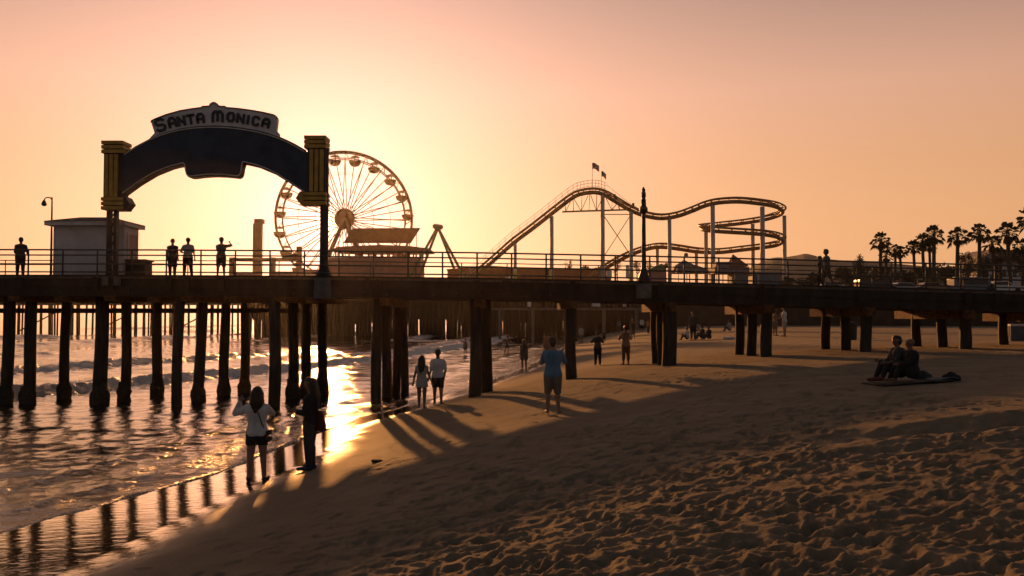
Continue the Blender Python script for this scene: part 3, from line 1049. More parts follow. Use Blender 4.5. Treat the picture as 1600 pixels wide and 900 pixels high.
# pale tubing trim around the face
def trim(pts, name, r, mat, parent, y=None):
    p = crom([V((sx(*q)[0], (y or SD) - .012, sx(*q)[1])) for q in pts], 4)
    return MB().tube(p, r, 6).build(name, mat, parent, True)


ins = lambda pts, dy: [(a, b + dy) for a, b in pts]
trim(ins(top_edge[1:-1], 2.2), 'trim', .02, sign_trim, panel)
trim(ins(low_edge[1:-1], -2.2), 'trim', .02, sign_trim, panel)
rim_top = ins(top_edge[1:-1], -.6)
p = crom([V((sx(*q)[0], SD + .2, sx(*q)[1])) for q in rim_top], 4)
MB().tube(p, .03, 6).build('cap_rail', sign_dark, panel, True)
board = [(232, 216), (240, 207), (237.5, 199), (235, 191), (235.6, 188), (240, 185.6), (258, 178.5), (280, 172.3), (300, 169), (314.5, 167.2), (314.5, 165.6), (326, 165), (327.5, 161.5), (330, 161), (330, 159.8), (333, 159.3), (336, 159.8), (336, 161), (338.5, 161.5), (340, 165),
         (351.5, 165.6), (351.5, 167.2), (370, 168.7), (390, 171.3), (410, 174.7), (427, 178.7), (431, 181), (432, 185), (431, 194), (430, 202.5), (434, 207.5), (434.5, 213),
         (413, 205.6), (390, 200.6), (360, 196.5), (332, 195.2), (305, 196.4), (280, 200), (257, 206), (238, 213.5)]
bd = plate(board, SD + .08, SD + .34, 'name_board', sign_board, arch)
edge = board[3:28]
p = [V((sx(*q)[0], SD + .06, sx(*q)[1])) for q in edge]
MB().tube(p, .022, 6).build('border', sign_dark, bd, True)
# lettering: flat strokes raised from the board
GL = {
    'S': [[(1, .86), (.8, 1), (.2, 1), (0, .84), (0, .66), (.2, .53), (.8, .47), (1, .34), (1, .16), (.8, 0), (.2, 0), (0, .14)]],
    'A': [[(0, 0), (0, .72), (.28, 1), (.72, 1), (1, .72), (1, 0)], [(0, .4), (1, .4)]],
    'N': [[(0, 0), (0, 1), (1, 0), (1, 1)]],
    'T': [[(0, 1), (1, 1)], [(.5, 1), (.5, 0)]],
    'M': [[(0, 0), (0, .75), (.18, 1), (.36, 1), (.5, .8), (.64, 1), (.82, 1), (1, .75), (1, 0)], [(.5, .85), (.5, .1)]],
    'O': [[(.25, 0), (0, .25), (0, .75), (.25, 1), (.75, 1), (1, .75), (1, .25), (.75, 0), (.25, 0)]],
    'I': [[(.5, 0), (.5, 1)]],
    'C': [[(1, .82), (.78, 1), (.22, 1), (0, .78), (0, .22), (.22, 0), (.78, 0), (1, .18)]],
}
letters = [('S', 438, 219, 70, 50, -17), ('A', 512, 203, 56, 40, -14), ('N', 570, 193, 52, 38, -11), ('T', 628, 184, 52, 42, -9), ('A', 689, 176, 52, 38, -6),
           ('M', 797, 166, 62, 60, 0), ('O', 879, 169, 50, 38, 4), ('N', 941, 178, 50, 38, 7), ('I', 988, 186, 50, 10, 9), ('C', 1036, 194, 50, 36, 11), ('A', 1100, 207, 50, 38, 14)]
for ch, cx, cy, h, w, ang in letters:
    px, py = 140 + cx / 4, 140 + cy / 4
    hh, ww = h / 4, w / 4
    ca, sa = math.cos(R(ang)), math.sin(R(ang))
    mb = MB()
    for poly in GL[ch]:
        pp = []
        for (a, b) in poly:
            u, v = (a - .5) * ww, -(b - .5) * hh
            q = sx(px + u * ca - v * sa, py + u * sa + v * ca)
            pp.append(V((q[0], SD + .055, q[1])))
        for i in range(len(pp) - 1):
            t = (pp[i + 1] - pp[i]).normalized() * .028
            mb.beam(pp[i] - t, pp[i + 1] + t, .05 + .001 * i, .088, up=V((0, 1, 0)).cross(pp[i + 1] - pp[i]).normalized())
    mb.build('lettering', sign_letter, bd)


def pxbox(mb, x0, x1, y0, y1, d0, d1):
    a, b = sx(x0, y1, d0), sx(x1, y0, d0)
    mb.box(((a[0] + b[0]) / 2, (d0 + d1) / 2, (a[1] + b[1]) / 2), (b[0] - a[0], d1 - d0, b[1] - a[1]))
    return mb


def pylon(ox, oy, tip):
    """gold fluted pylon; ox, oy photo offset of the cap's upper left corner; tip +1 points right"""
    py = bpy.data.objects.new('pylon', None)
    COL.objects.link(py)
    py.parent = arch
    py.matrix_parent_inverse = WORLD[arch.name].inverted()
    WORLD[py.name] = Matrix.Identity(4)
    f = SD - .12
    core = MB()
    x0 = ox + (3 if tip > 0 else 5)
    pxbox(core, x0, ox + 34, oy + 2, oy + 108, f + .08, f + .62)
    core.build('core', sign_dark, py)
    for k in range(3):
        pxbox(MB(), ox, ox + 34, oy + k * 7, oy + k * 7 + 5.3, f - .04, f + .72).build('band', sign_gold, py)
        pxbox(MB(), ox - .5, ox + 34, oy + 88.5 + k * 7, oy + 88.5 + k * 7 + 5.2, f - .04, f + .72).build('band', sign_gold, py)
        xa = (ox + 4.5 + k * 7.4) if tip > 0 else (ox + 8 + k * 8)
        pxbox(MB(), xa, xa + 6.4, oy + 21.5, oy + 87.5, f, f + .6).build('flute', sign_gold, py)
    tx = ox + 33.5 if tip > 0 else ox + .5
    poly = [(tx, oy + 88), (tx + tip * 6, oy + 88), (tx + tip * 12.5, oy + 99), (tx + tip * 4, oy + 109), (tx, oy + 109)]
    plate(poly, f + .0, f + .60, 'arrow_tip', sign_gold if tip < 0 else sign_dark, py)
    return py


pylon(158, 219.5, 1)
pylon(475, 211.5, -1)
# left support: twin posts with lattice
zt = at(170, 328, SD).z
for px in (166.5, 177):
    x = at(px, 400, SD).x
    MB().box((x, SD + .2, (deck_z(x) + zt) / 2), (.14 if px < 170 else .12, .2, zt - deck_z(x))).build('support_post', sign_dark, arch)
mb = MB()
xa, xb = at(168, 400, SD).x, at(176, 400, SD).x
n = 7
for i in range(n):
    z0 = deck_z(xa) + (zt - deck_z(xa)) * i / n
    z1 = deck_z(xa) + (zt - deck_z(xa)) * (i + 1) / n
    mb.beam((xa, SD + .2, z0), (xb, SD + .2, z1), .03, .03)
    mb.beam((xb, SD + .235, z0), (xa, SD + .235, z1), .03, .03)
mb.build('lattice', sign_dark, arch)
for px in (163, 181):
    x = at(px, 440, SD).x
    pxbox(MB(), px - 4, px + 5, 433, 446, DF - .14, DF + .2).build('foot_block', concrete, arch)
# right support column with flared base and pedestal
x = at(504.5, 400, SD).x
zb = deck_z(x)
colm = MB()
colm.lathe((x, SD + .2, zb), [(.30, -.05), (.30, .06), (.27, .16), (.19, .30), (.165, .42), (.155, 1.2), (.15, 4.7)], 20)
colm.build('support_column', sign_dark, arch, True)
pxbox(MB(), 491, 516, 434, 452, DF - .16, DF + .7).build('pedestal', concrete, arch)
pxbox(MB(), 490, 517, 452.1, 466, DF - .20, DF + .7).build('pedestal', concrete, arch)

# ------------------------------------------------------------------ booth, box, lamps
bd0, bd1 = DF + 1.3, DF + 2.55
xA, xB = at(83, 400, bd0).x, at(194, 400, bd0).x
xC = xB
zb, zt = deck_z(xA), at(150, 353, bd0).z
booth = thing('booth', 'grey ticket booth with wide hipped roof on the pier', 'booth', ((xA + xC) / 2, bd0 + 1, zb))
MB().box(((xA + xC) / 2, (bd0 + bd1) / 2, (zb + zt) / 2), (xC - xA, bd1 - bd0, zt - zb)).build('wall', booth_wall, booth)
x0, x1, y0, y1 = at(69, 350, bd0 - .3).x, at(227, 350, bd1 + .3).x, bd0 - .3, bd1 + .3
MB().box(((x0 + x1) / 2, (y0 + y1) / 2, zt + .075), (x1 - x0, y1 - y0, .15)).build('fascia', booth_trim, booth)
zr = zt + .153
ri = (x1 - x0) * .3
rf = MB().add([(x0 - .04, y0 - .04, zr), (x1 + .04, y0 - .04, zr), (x1 + .04, y1 + .04, zr), (x0 - .04, y1 + .04, zr), (x0 + ri, (y0 + y1) / 2, zr + .24), (x1 - ri, (y0 + y1) / 2, zr + .24)],
         [(0, 1, 5, 4), (1, 2, 5), (2, 3, 4, 5), (3, 0, 4), (3, 2, 1, 0)])
rf.build('roof', booth_roof, booth)
zd = deck_z(xB)
dr = MB().box((xB + .012, bd0 + .66, zd + .84), (.05, .72, 1.62)).build('door', door_pink, booth)
m = MB()
for yy, wz, zz, hh in ((bd0 + .255, .08, .86, 1.72), (bd0 + 1.065, .08, .86, 1.72), (bd0 + .66, .72, 1.69, .075)):
    m.box((xB + .018, yy, zd + zz), (.075, wz, hh))
m.build('door_frame', booth_trim, dr)
MB().capsule((xB + .05, bd0 + .93, zd + .8), .02, (xB + .08, bd0 + .93, zd + .8), .02, 8, 3).build('handle', black_metal, dr, True)
m = MB()
for k in range(1, 9):
    m.box(((xA + xB) / 2, bd0 - .004, zd + .2 * k), (xB - xA - .02, .014, .016))
m.build('siding_batten', booth_wall, booth)
for px in (84.5, 192.2):
    pxbox(MB(), px - 1.5, px + 1.5, 354, 430, bd0 - .02, bd0 + .02).build('corner_trim', booth_trim, booth)

bx0 = DF + .95
crate = thing('storage_box', 'dark slatted storage box beside the ticket booth', 'box', (at(210, 400, bx0).x, bx0, deck_z(-13)))
pxbox(MB(), 196, 226, 408, 433, bx0, bx0 + .7).build('body', box_dark, crate)
pxbox(MB(), 194.5, 227.5, 405, 407.9, bx0 - .04, bx0 + .74).build('lid', box_dark, crate)
m = MB()
for k in range(4):
    pxbox(m, 196.3, 225.7, 410 + k * 5.2, 413.2 + k * 5.2, bx0 - .03, bx0 - .002)
m.build('slats', box_dark, crate)

ld = DF + 3.2
lx = at(80, 400, ld).x
lamp = thing('gooseneck_lamp', 'slim gooseneck lamp pole behind the ticket booth', 'lamp', (lx, ld, deck_z(lx)))
zt = at(80, 308, ld).z
MB().tube([(lx, ld, deck_z(lx)), (lx, ld, zt)], [.05, .03], 8).build('pole', black_metal, lamp, True)
sc = ld / F
MB().tube(crom([(lx, ld, zt - .1), (lx - 4 * sc, ld, zt - .02), (lx - 10 * sc, ld, zt - .03), (lx - 12.5 * sc, ld, zt - .12)], 4), .022, 6).build('arm', black_metal, lamp, True)
MB().lathe((lx - 12.5 * sc, ld, zt - .36), [(.02, 0), (.09, .03), (.10, .1), (.07, .18), (.03, .25)], 12).build('lamp_shade', black_metal, lamp, True)

# ornate lamp post by the railing
ld = DF + .0
lx = at(1006, 400, ld).x
zb = deck_z(lx)
post = thing('lamp_post', 'tall dark ornate lamp post with flared base on the pier railing', 'lamp post', (lx, ld, zb))
u = ld / F
MB().lathe((lx, ld, zb), [(0.216, -.02), (0.216, .12), (0.176, .24), (0.128, .40), (0.088, .55), (0.080, .9), (0.070, 2.4), (0.068, 2.47)], 16).build('pole', black_metal, post, True)
z2 = zb + 2.47
MB().lathe((lx, ld, z2), [(0.088, 0), (0.120, .03), (0.152, .09), (0.144, .2), (0.096, .27), (0.088, .33), (0.096, .38), (0.080, .42)], 14).build('collar', black_metal, post, True)
MB().lathe((lx, ld, z2 + .42), [(0.080, 0), (0.092, .06), (0.064, .12), (0.088, .2), (0.084, .32), (0.060, .36), (0.072, .43), (0.032, .50), (0.016, .54)], 12).build('finial', black_metal, post, True)
pxbox(MB(), 995, 1018, 443, 466, DF - .20, DF - .001).build('pedestal', concrete, post)

# ------------------------------------------------------------------ far pier
fp = thing('far_pier', 'long amusement pier in the distance on dense dark piles', 'pier', at(600, 500, 150))
FZ = 6.0
front = [(-40, 168), (380, 162), (382, 152), (700, 146), (1000, 130), (1250, 118)]   # (px, depth) of its near edge


def front_pt(px):
    d = float(np.interp(px, [f[0] for f in front], [f[1] for f in front]))
    return at(px, 500, d)


fr = [V((front_pt(p).x, front_pt(p).y, 0)) for p in (-340, -40, 380, 382, 540, 700, 850, 1000, 1250)]
fr[0] = V((at(-500, 500, 168).x, 168, 0))
back = [V((q.x, 178 if i < 3 else 290, 0)) for i, q in enumerate(fr)]
mb = MB()
for i in range(len(fr) - 1):
    if abs(fr[i].x - fr[i + 1].x) < .5 and i == 2:
        continue
    a, b, c, d = fr[i], fr[i + 1], back[i + 1], back[i]
    vs = [V((p.x, p.y, z)) for z in (FZ - .5, FZ) for p in (a, b, c, d)]
    mb.add(vs, [(3, 2, 1, 0), (4, 5, 6, 7), (0, 1, 5, 4), (1, 2, 6, 5), (2, 3, 7, 6), (3, 0, 4, 7)])
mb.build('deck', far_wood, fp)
# plank skirting under the wide part
m = MB()
px = 384
while px < 1245:
    w = rng.uniform(9, 22)
    a, b = front_pt(px), front_pt(px + w)
    lowz = 2.3 + rng.uniform(-.7, .6) if px < 1000 else 1.8
    y = a.y + .6 + rng.uniform(0, .1)
    m.box(((a.x + b.x) / 2, y, (lowz + FZ - .5) / 2), (b.x - a.x + .05, .12, FZ - .5 - lowz))
    px += w
m.build('skirting', far_wood, fp)
# piles: first hundred as parts
count, rest = 0, MB()
cand = []
px = -30.0
while px < 1000:
    for row in range(1 if px < 380 else 5):
        p = front_pt(px + rng.uniform(-2, 2))
        cand.append((p.x + rng.uniform(-.2, .2), p.y + .5 + row * (2.2 + rng.uniform(-.6, .6)), rng.uniform(.16, .26), row))
    if px < 380:
        for row in (1, 2):
            if rng.random() < .5:
                p = front_pt(px + rng.uniform(-4, 4))
                cand.append((p.x, p.y + row * 3.2, .17, row))
    px += 11.5 if px < 380 else 7
cand.sort(key=lambda c: c[3])
for x, y, r, row in cand:
    zb = float(beach_base(np.float64(x), np.float64(y))) - .5
    lean = rng.uniform(-.12, .12)
    if count < 100:
        MB().tube([(x, y, zb), (x + lean, y, FZ - .5)], r, 7).build('pile', far_wood, fp, True)
        count += 1
    else:
        rest.tube([(x, y, zb), (x + lean, y, FZ - .5)], r, 7)
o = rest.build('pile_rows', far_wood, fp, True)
o['kind'] = 'stuff'
m = MB()
for i in range(7):
    a, b = front_pt(-30 + i * 60), front_pt(30 + i * 60)
    m.beam((a.x, a.y + .3, 4.4 - .2), (b.x, b.y + .3, 4.4 - .2), .25, .3)
    if i % 2:
        m.beam((a.x, a.y + .1, .6), (b.x, b.y + .1, 4.2), .14, .2)
m.build('cross_beam', far_wood, fp)
m = MB()
for i in range(90):
    px = -35 + i * 4.7
    p = front_pt(px)
    m.tube([(p.x, p.y + .3, FZ), (p.x, p.y + .3, FZ + 1.05)], .05, 5)
a, b = front_pt(-35), front_pt(379)
for z in (.55, 1.05):
    m.beam((a.x, a.y + .3, FZ + z), (b.x, b.y + .3, FZ + z), .09, .09)
m.build('railing', far_wood, fp)
# a small roofed shelter on its seaward arm
q = front_pt(225)
sh = thing('shelter', 'low roofed shelter on the distant pier arm', 'shelter', (q.x, q.y + 4, FZ))
m = MB()
for dx in (-2.4, 2.4):
    for dy in (3, 6):
        MB().box((q.x + dx, q.y + dy, FZ + 1.1), (.3, .3, 2.2)).build('post', far_wood, sh)
MB().prism([(q.x - 3.4, FZ + 2.2), (q.x + 3.4, FZ + 2.2), (q.x + 2.2, FZ + 3.1), (q.x - 2.2, FZ + 3.1)], q.y + 2.2, q.y + 7).build('roof', grey_roof, sh)

# people on the far arm, too small for parts
base_o, _, _ = person('tiny figure at the railing of the distant pier arm', 0, 0, 0, 0, skin_b, (), None, group='figures on the distant pier arm',
                      loc=(front_pt(95).x, front_pt(95).y + 1, FZ), height=1.75, voxel=.05)
base_o.data.materials.clear()
base_o.data.materials.append(cl_charcoal)
for px in (60, 70, 78, 88, 118, 127, 133, 146, 172, 184, 190, 210, 262, 300, 330):
    c = base_o.copy()
    COL.objects.link(c)
    q = front_pt(px)
    c.location = (q.x, q.y + rng.uniform(.8, 2.5), FZ)
    c.rotation_euler = (0, 0, rng.uniform(0, 6))

# walkway frame and signs in front of the far pier
wf = thing('walkway_frame', 'pale beam on four posts in front of the far pier', 'walkway', at(890, 500, 125))
a, b = at(760, 483, 128), at(1018, 483, 124)
MB().beam(a, b, .3, .3).build('beam', concrete, wf)
for px in (781, 832.5, 943.5, 994.5):
    q = at(px, 483, 126)
    zb = ground_z(q.x, q.y) - .3
    MB().box((q.x, q.y, (q.z - .16 + zb) / 2), (.42, .42, q.z - .16 - zb)).build('post', concrete, wf)
for px, w, h, lab in ((827, 6, 11, 'narrow white notice under the pier, leftmost of three'), (931.5, 13, 10, 'wide white notice under the pier behind the lone pile'), (976, 5, 10, 'narrow white notice with grey mark, rightmost of three')):
    q = at(px, 474, 124)
    s = thing('notice_sign', lab, 'sign', (q.x, q.y, q.z), 'white notices on the far pier')
    k = 124 / F
    MB().box((q.x, q.y, q.z), (w * k, .06, h * k)).build('panel', white_paint, s)
    MB().box((q.x, q.y + .09, q.z + .3), (.12, .1, 2.4)).build('bracket', far_wood, s)
    if px == 976:
        MB().tube(crom([(q.x + dx * k, q.y - .045, q.z + dz * k) for dx, dz in ((-1, 2.6), (1, 3), (1, .8), (-.6, .2), (1.2, -1), (.6, -3), (-1.2, -2.6))], 3), .045, 5).build('mark', cl_charcoal, s)

# ------------------------------------------------------------------ ferris wheel
WD = 232
k = WD / F
wc = at(538.5, 342, WD)
wr = 105 * k
fw = thing('ferris_wheel', 'big ferris wheel with bowl gondolas silhouetted against the low sun', 'ferris wheel', (wc.x, wc.y, FZ))
yawm = Matrix.Rotation(R(11), 3, 'Z')


def wp(r, a, y=0.0):
    return wc + yawm @ V((r * math.cos(a), y, r * math.sin(a)))


for y in (-1.25, 1.25):
    for r, t in ((wr, .27), (wr * .90, .16)):
        MB().tube([wp(r, i * 2 * math.pi / 80, y) for i in range(81)], t, 6, False).build('rim', wheel_steel, fw, True)
m = MB()
NG = 20
for i in range(80):
    a = i * 2 * math.pi / 80
    a2 = (i + 1) * 2 * math.pi / 80
    for y in (-1.25, 1.25):
        m.tube([wp(wr * .9, a, y), wp(wr, a2 if i % 2 else a, y)], .06, 5)
    if i % 4 == 0:
        m.tube([wp(wr, a, -1.25), wp(wr, a, 1.25)], .11, 6)
        m.tube([wp(wr * .9, a, -1.25), wp(wr * .9, a, 1.25)], .09, 6)
m.build('rim_lattice', wheel_steel, fw)
for i in range(NG * 2):
    a = i * 2 * math.pi / NG / 2
    for y in ((-1.25,) if i % 2 else (-1.25, 1.25)):
        MB().tube([wp(1.2, a + .5 * (1 if y > 0 else -1), y * 1.3), wp(wr * .9, a, y)], .12, 5).build('spoke', wheel_steel, fw)
m = MB()
for r in (wr * .43, wr * .68):
    for y in (-1.25, 1.25):
        m.tube([wp(r, i * 2 * math.pi / 60, y) for i in range(61)], .035, 5, False)
m.build('tie_ring', wheel_steel, fw)
hub = MB()
hp_ = [(0.3, -2.4), (1.3, -2.2), (2.55, -1.9), (2.6, -1.2), (2.0, -.6), (2.0, .6), (2.6, 1.2), (2.55, 1.9), (1.3, 2.2), (.3, 2.4)]
vs, fs = [], []
for r, y in hp_:
    for j in range(24):
        vs.append(wp(r, j * 2 * math.pi / 24, y))
for i in range(len(hp_) - 1):
    for j in range(24):
        a, b = i * 24 + j, i * 24 + (j + 1) % 24
        fs.append((a, b, b + 24, a + 24))
hub.add(vs, fs).build('hub', gond_paint, fw, True)
for y in (-3.0, 3.0):
    for dx in (-9.5, 9.5):
        b = wc + yawm @ V((dx, y * 1.6, 0))
        MB().tube([wc + yawm @ V((0, y, 0)), (b.x, b.y, FZ)], .45, 8).build('leg', wheel_steel, fw, True)
bowl = MB().lathe((0, 0, -2.3), [(.35, -.35), (1.0, -.15), (1.4, .3), (1.6, .85), (1.62, 1.1), (1.45, 1.1), (1.3, .6)], 14).mesh('gondola', True)
bowl.materials.append(gond_paint)
can = MB().lathe((0, 0, -.15), [(1.25, -.05), (1.2, .05), (.5, .35), (.12, .5)], 14)
for j in range(4):
    an = j * math.pi / 2 + .4
    can.tube([(1.0 * math.cos(an), 1.0 * math.sin(an), -1.3), (.9 * math.cos(an), .9 * math.sin(an), -.15)], .05, 5)
can = can.mesh('canopy', False)
can.materials.append(gond_paint)
for i in range(NG):
    a = (i + .5) * 2 * math.pi / NG
    p = wp(wr * .95, a)
    g = bpy.data.objects.new('gondola', bowl)
    COL.objects.link(g)
    g.parent = fw
    g.matrix_parent_inverse = WORLD[fw.name].inverted()
    g.location = p
    c = bpy.data.objects.new('canopy', can)
    COL.objects.link(c)
    c.parent = g

# ------------------------------------------------------------------ pier buildings and rides
def pbox(px0, px1, py0, py1, d, depth, name, mat, parent, z0=None):
    a, b = at(px0, py1, d), at(px1, py0, d)
    zl = a.z if z0 is None else z0
    return MB().box(((a.x + b.x) / 2, d + depth / 2, (zl + b.z) / 2), (b.x - a.x, depth, b.z - zl)).build(name, mat, parent)


D = 188
bl = thing('amusement_building', 'pink building under a slanted rust billboard roof beside the ferris wheel', 'building', (at(590, 470, D).x, D, FZ))
pbox(512, 656, 402, 0, D, 10, 'wall', pink_wall, bl, FZ)
pbox(470, 511.6, 421, 0, D + 1, 8, 'wall', pink_wall, bl, FZ)
m = MB()
for i in range(14):
    px = 524 + i * 10.5
    a = at(px, 396, D)
    for dy in (.4, 8):
        MB().box((a.x, D + dy, a.z - .2), (.3, .3, 2.0)).build('clerestory_post', red_roof, bl)
poly = [(518, 391.5), (530, 386.5), (560, 384.5), (600, 383.5), (640, 385), (672, 389), (672, 391.5), (640, 392.5), (600, 392.5), (560, 392.5)]
for_poly = [(at(a, b, D).x, at(a, b, D).z) for a, b in poly]
MB().prism(for_poly[::-1], D - 1.5, D + 11).build('canopy_roof', red_roof, bl)
m = MB()
a, b, c, d_ = at(536, 380, D + 1), at(642, 380, D + 1), at(657, 356.5, D - 2), at(551, 357, D - 2)
th = V((0, .4, .1))
m.add([a, b, c, d_, a + th, b + th, c + th, d_ + th], [(0, 1, 2, 3), (7, 6, 5, 4), (0, 4, 5, 1), (1, 5, 6, 2), (2, 6, 7, 3), (3, 7, 4, 0)])
m.build('billboard_roof', red_roof, bl)
m = MB()
for px in (560, 590, 620, 640):
    q = at(px, 379, D + 1.6)
    m.tube([(q.x, q.y, q.z - .9), (q.x, q.y, q.z)], .12, 6)
q = at(650, 365, D)
m.tube([(q.x, q.y + 1, at(650, 389, D).z), q + V((0, 1.2, 0))], .08, 6)
m.build('strut', red_roof, bl)
m = MB()
for i in range(4):
    pz = at(500, 405 + i * 7.4, D).z
    m.box(((at(512, 400, D).x + at(656, 400, D).x) / 2, D - .06, pz), (at(656, 400, D).x - at(512, 400, D).x, .12, .12))
m.build('wall_batten', pink_wall, bl)

D = 200
tw = thing('drop_tower', 'slim orange tower with a flat cap left of the ferris wheel', 'tower', (at(403, 470, D).x, D, FZ))
pbox(398.5, 408, 349, 0, D, 1.4, 'shaft', gond_paint, tw, FZ)
pbox(397, 410, 342, 348.9, D - .25, 1.9, 'cap', gond_paint, tw)
st_ = thing('snack_stand', 'low stand with a striped awning on the far pier behind the photographer', 'stand', (at(450, 430, 190).x, 190, FZ))
pbox(362, 366, 402, 0, 190, .6, 'post', red_roof, st_, FZ)
pbox(425, 430, 402, 0, 190, .6, 'post', red_roof, st_, FZ)
pbox(466, 471, 385, 0, 190, .6, 'post', red_roof, st_, FZ)
pbox(366.5, 465.6, 403, 407, 190, 4, 'awning', gond_paint, st_)
pbox(440, 465, 396, 402.7, 190, 2.5, 'top_sign', gond_paint, st_)
pbox(434, 489, 424, 0, 190.8, 4, 'counter', pink_wall, st_, FZ)
pbox(370, 400, 426, 0, 190.8, 4, 'counter', pink_wall, st_, FZ)

D = 184
sw = thing('swing_ride_frame', 'green A shaped swing ride frame right of the pink building', 'ride', (at(684, 470, D).x, D, FZ))
ap = at(684, 355, D)
for x0, y in ((652, -1.2), (660, 2.2), (716, -1.2), (707, 2.2)):
    b = at(x0, 415, D)
    t = V((b.x, b.y + y, b.z)) - (ap + V((0, y * .4, 0)))
    e = ap + V((0, y * .4, 0)) + t * ((ap.z - FZ) / -t.z)
    MB().tube([ap + V((0, y * .4, 0)), e], .27, 8).build('leg', green_paint, sw, True)
MB().capsule(ap + V((-.5, -.6, .1)), .55, ap + V((.5, .9, .1)), .55).build('pivot', green_paint, sw, True)

# roller coaster
D = 178
rc = thing('roller_coaster', 'yellow track roller coaster with one hill and stacked right hand turns', 'roller coaster', (at(980, 470, D).x, D, FZ))
path = [(700, 462, 176), (735, 434, 176), (770, 404, 176), (800, 377.5, 176), (835, 351, 176), (868, 325, 176), (895, 305, 176), (912, 299, 176), (930, 297.5, 176), (944, 301, 176), (962, 311.5, 176.5), (985, 325, 177), (1008, 334, 177),
        (1033, 338, 177), (1058, 334.5, 177), (1082, 326, 177), (1102, 318, 177), (1123, 313.5, 177), (1155, 312, 177), (1190, 315.5, 178), (1212, 320, 180), (1223, 327, 185), (1216, 334, 191), (1194, 340.5, 194), (1160, 346, 194),
        (1123, 350, 192), (1102, 352.5, 188), (1096, 354.5, 184), (1104, 356.5, 180), (1123, 358.5, 178), (1165, 361, 177.5), (1195, 363.5, 178), (1214, 367.5, 180), (1223, 373, 185), (1214, 380, 190), (1190, 384, 192), (1160, 387.5, 192), (1123, 391.5, 191),
        (1090, 390.5, 190), (1060, 386, 189), (1035, 383.2, 188), (1015, 385, 187), (990, 393, 186), (965, 405, 185), (940, 420, 184), (915, 440, 183)]
P = crom([at(*q) for q in path], 6)
sc_ = 1.0
left, right, spine, ties = [], [], [], MB()
for i, p in enumerate(P):
    t = (P[min(i + 1, len(P) - 1)] - P[max(i - 1, 0)])
    t.normalize()
    n = t.cross(V((0, 0, 1)))
    if n.length < .1:
        n = V((0, 1, 0))
    n.normalize()
    upv = n.cross(t).normalized()
    up2 = upv
    left.append(p + n * .65 + up2 * .36)
    right.append(p - n * .65 + up2 * .36)
    spine.append(p - up2 * .42)
    if i % 3 == 0 and p.z > FZ - .5:
        MB().beam(left[-1], spine[-1], .15, .15).beam(right[-1], spine[-1], .15, .15).beam(left[-1], right[-1], .12, .14).build('cross_tie', coaster_yellow, rc)
trk = MB().tube(left, .17, 6).tube(right, .17, 6).build('track_rail', coaster_yellow, rc, True)
MB().tube(spine, .40, 8).build('track_spine', coaster_dark, rc, True)
# lift-hill catwalk screen: rails with thin uprights
m = MB()
seg = [q for q in P if q.y < 176.3 and q.x < at(948, 300, 176).x and q.z > FZ + 1]
for off in (.7, 1.3, 1.9):
    m.tube([q + V((0, -.9, off)) for q in seg], .035, 4)
for i, q in enumerate(seg):
    if i % 2 == 0:
        m.tube([q + V((0, -.9, 0)), q + V((0, -.9, 1.95))], .035, 4)
seg2 = [q for q in P if q.y < 177.2 and at(946, 300, 176).x < q.x < at(1000, 300, 176).x and q.z > at(900, 335, 176).z]
if len(seg2) > 2:
    m.tube([q + V((0, -.9, 1.6 - 1.2 * i / len(seg2))) for i, q in enumerate(seg2)], .035, 4)
m.build('catwalk_railing', white_steel, rc)
for px, pyt, d, w, pad in ((805, 380, 176, 5, 1), (862, 338, 176, 6, 1), (941.5, 304, 176, 6.5, 0), (986, 331, 176.8, 6, 1), (1046, 340, 177, 6, 0), (1113.5, 321, 177, 7, 0), (1191, 323, 178, 7.5, 0),
                           (1225.5, 337, 186, 6, 0), (1103, 361, 188, 6, 0), (1027, 387, 188, 5, 0), (1088, 393, 190, 5, 0), (1176, 350, 193.5, 6, 0)):
    q = at(px, pyt, d)
    r = w * d / F / 2
    c = MB().tube([(q.x, d, FZ - .1), (q.x, d, q.z)], r, 12).build('support_column', white_steel, rc, True)
    if pad:
        q2 = at(px, 424, d)
        MB().tube([(q.x, d, FZ), (q.x, d, q2.z)], r * 1.12, 12).build('padding', M('lime_padding', (.45, .45, .08), .7, .2, 2, .1), c, True)
m = MB()
ch = [at(878, 331, 176), at(985, 327.5, 176)]
m.beam(ch[0], ch[1], .3, .3)
xsn = np.linspace(884, 980, 9)
tops = {}
for j, px in enumerate(xsn):
    cands = [q for q in P if q.y < 177.3 and q.z > at(900, 334, 176).z]
    q = min(cands, key=lambda c: abs(c.x - at(px, 310, 176).x))
    lo = ch[0].lerp(ch[1], (px - 878) / 107)
    m.beam(lo, q - V((0, 0, .3)), .16, .16)
    if j:
        m.beam(plo if j % 2 else lo, (q if j % 2 else pq) - V((0, 0, .3)), .12, .12)
    plo, pq = lo, q
m.build('hill_truss', coaster_yellow, rc)
m = MB()
m.beam(at(942, 335, 176), at(985, 335, 176.6), .16, .16)
m.beam(at(944, 338, 176), at(984, 397, 176.6), .13, .13)
m.beam(at(984, 338, 176.3), at(944, 400, 176.2), .13, .13)
m.build('cross_brace', coaster_dark, rc)
m = MB()
for px, py in ((960, 307), (989, 321)):
    q = at(px, py, 176.6)
    MB().box(q, (.5, .5, .9)).build('sensor_box', sign_dark, rc)


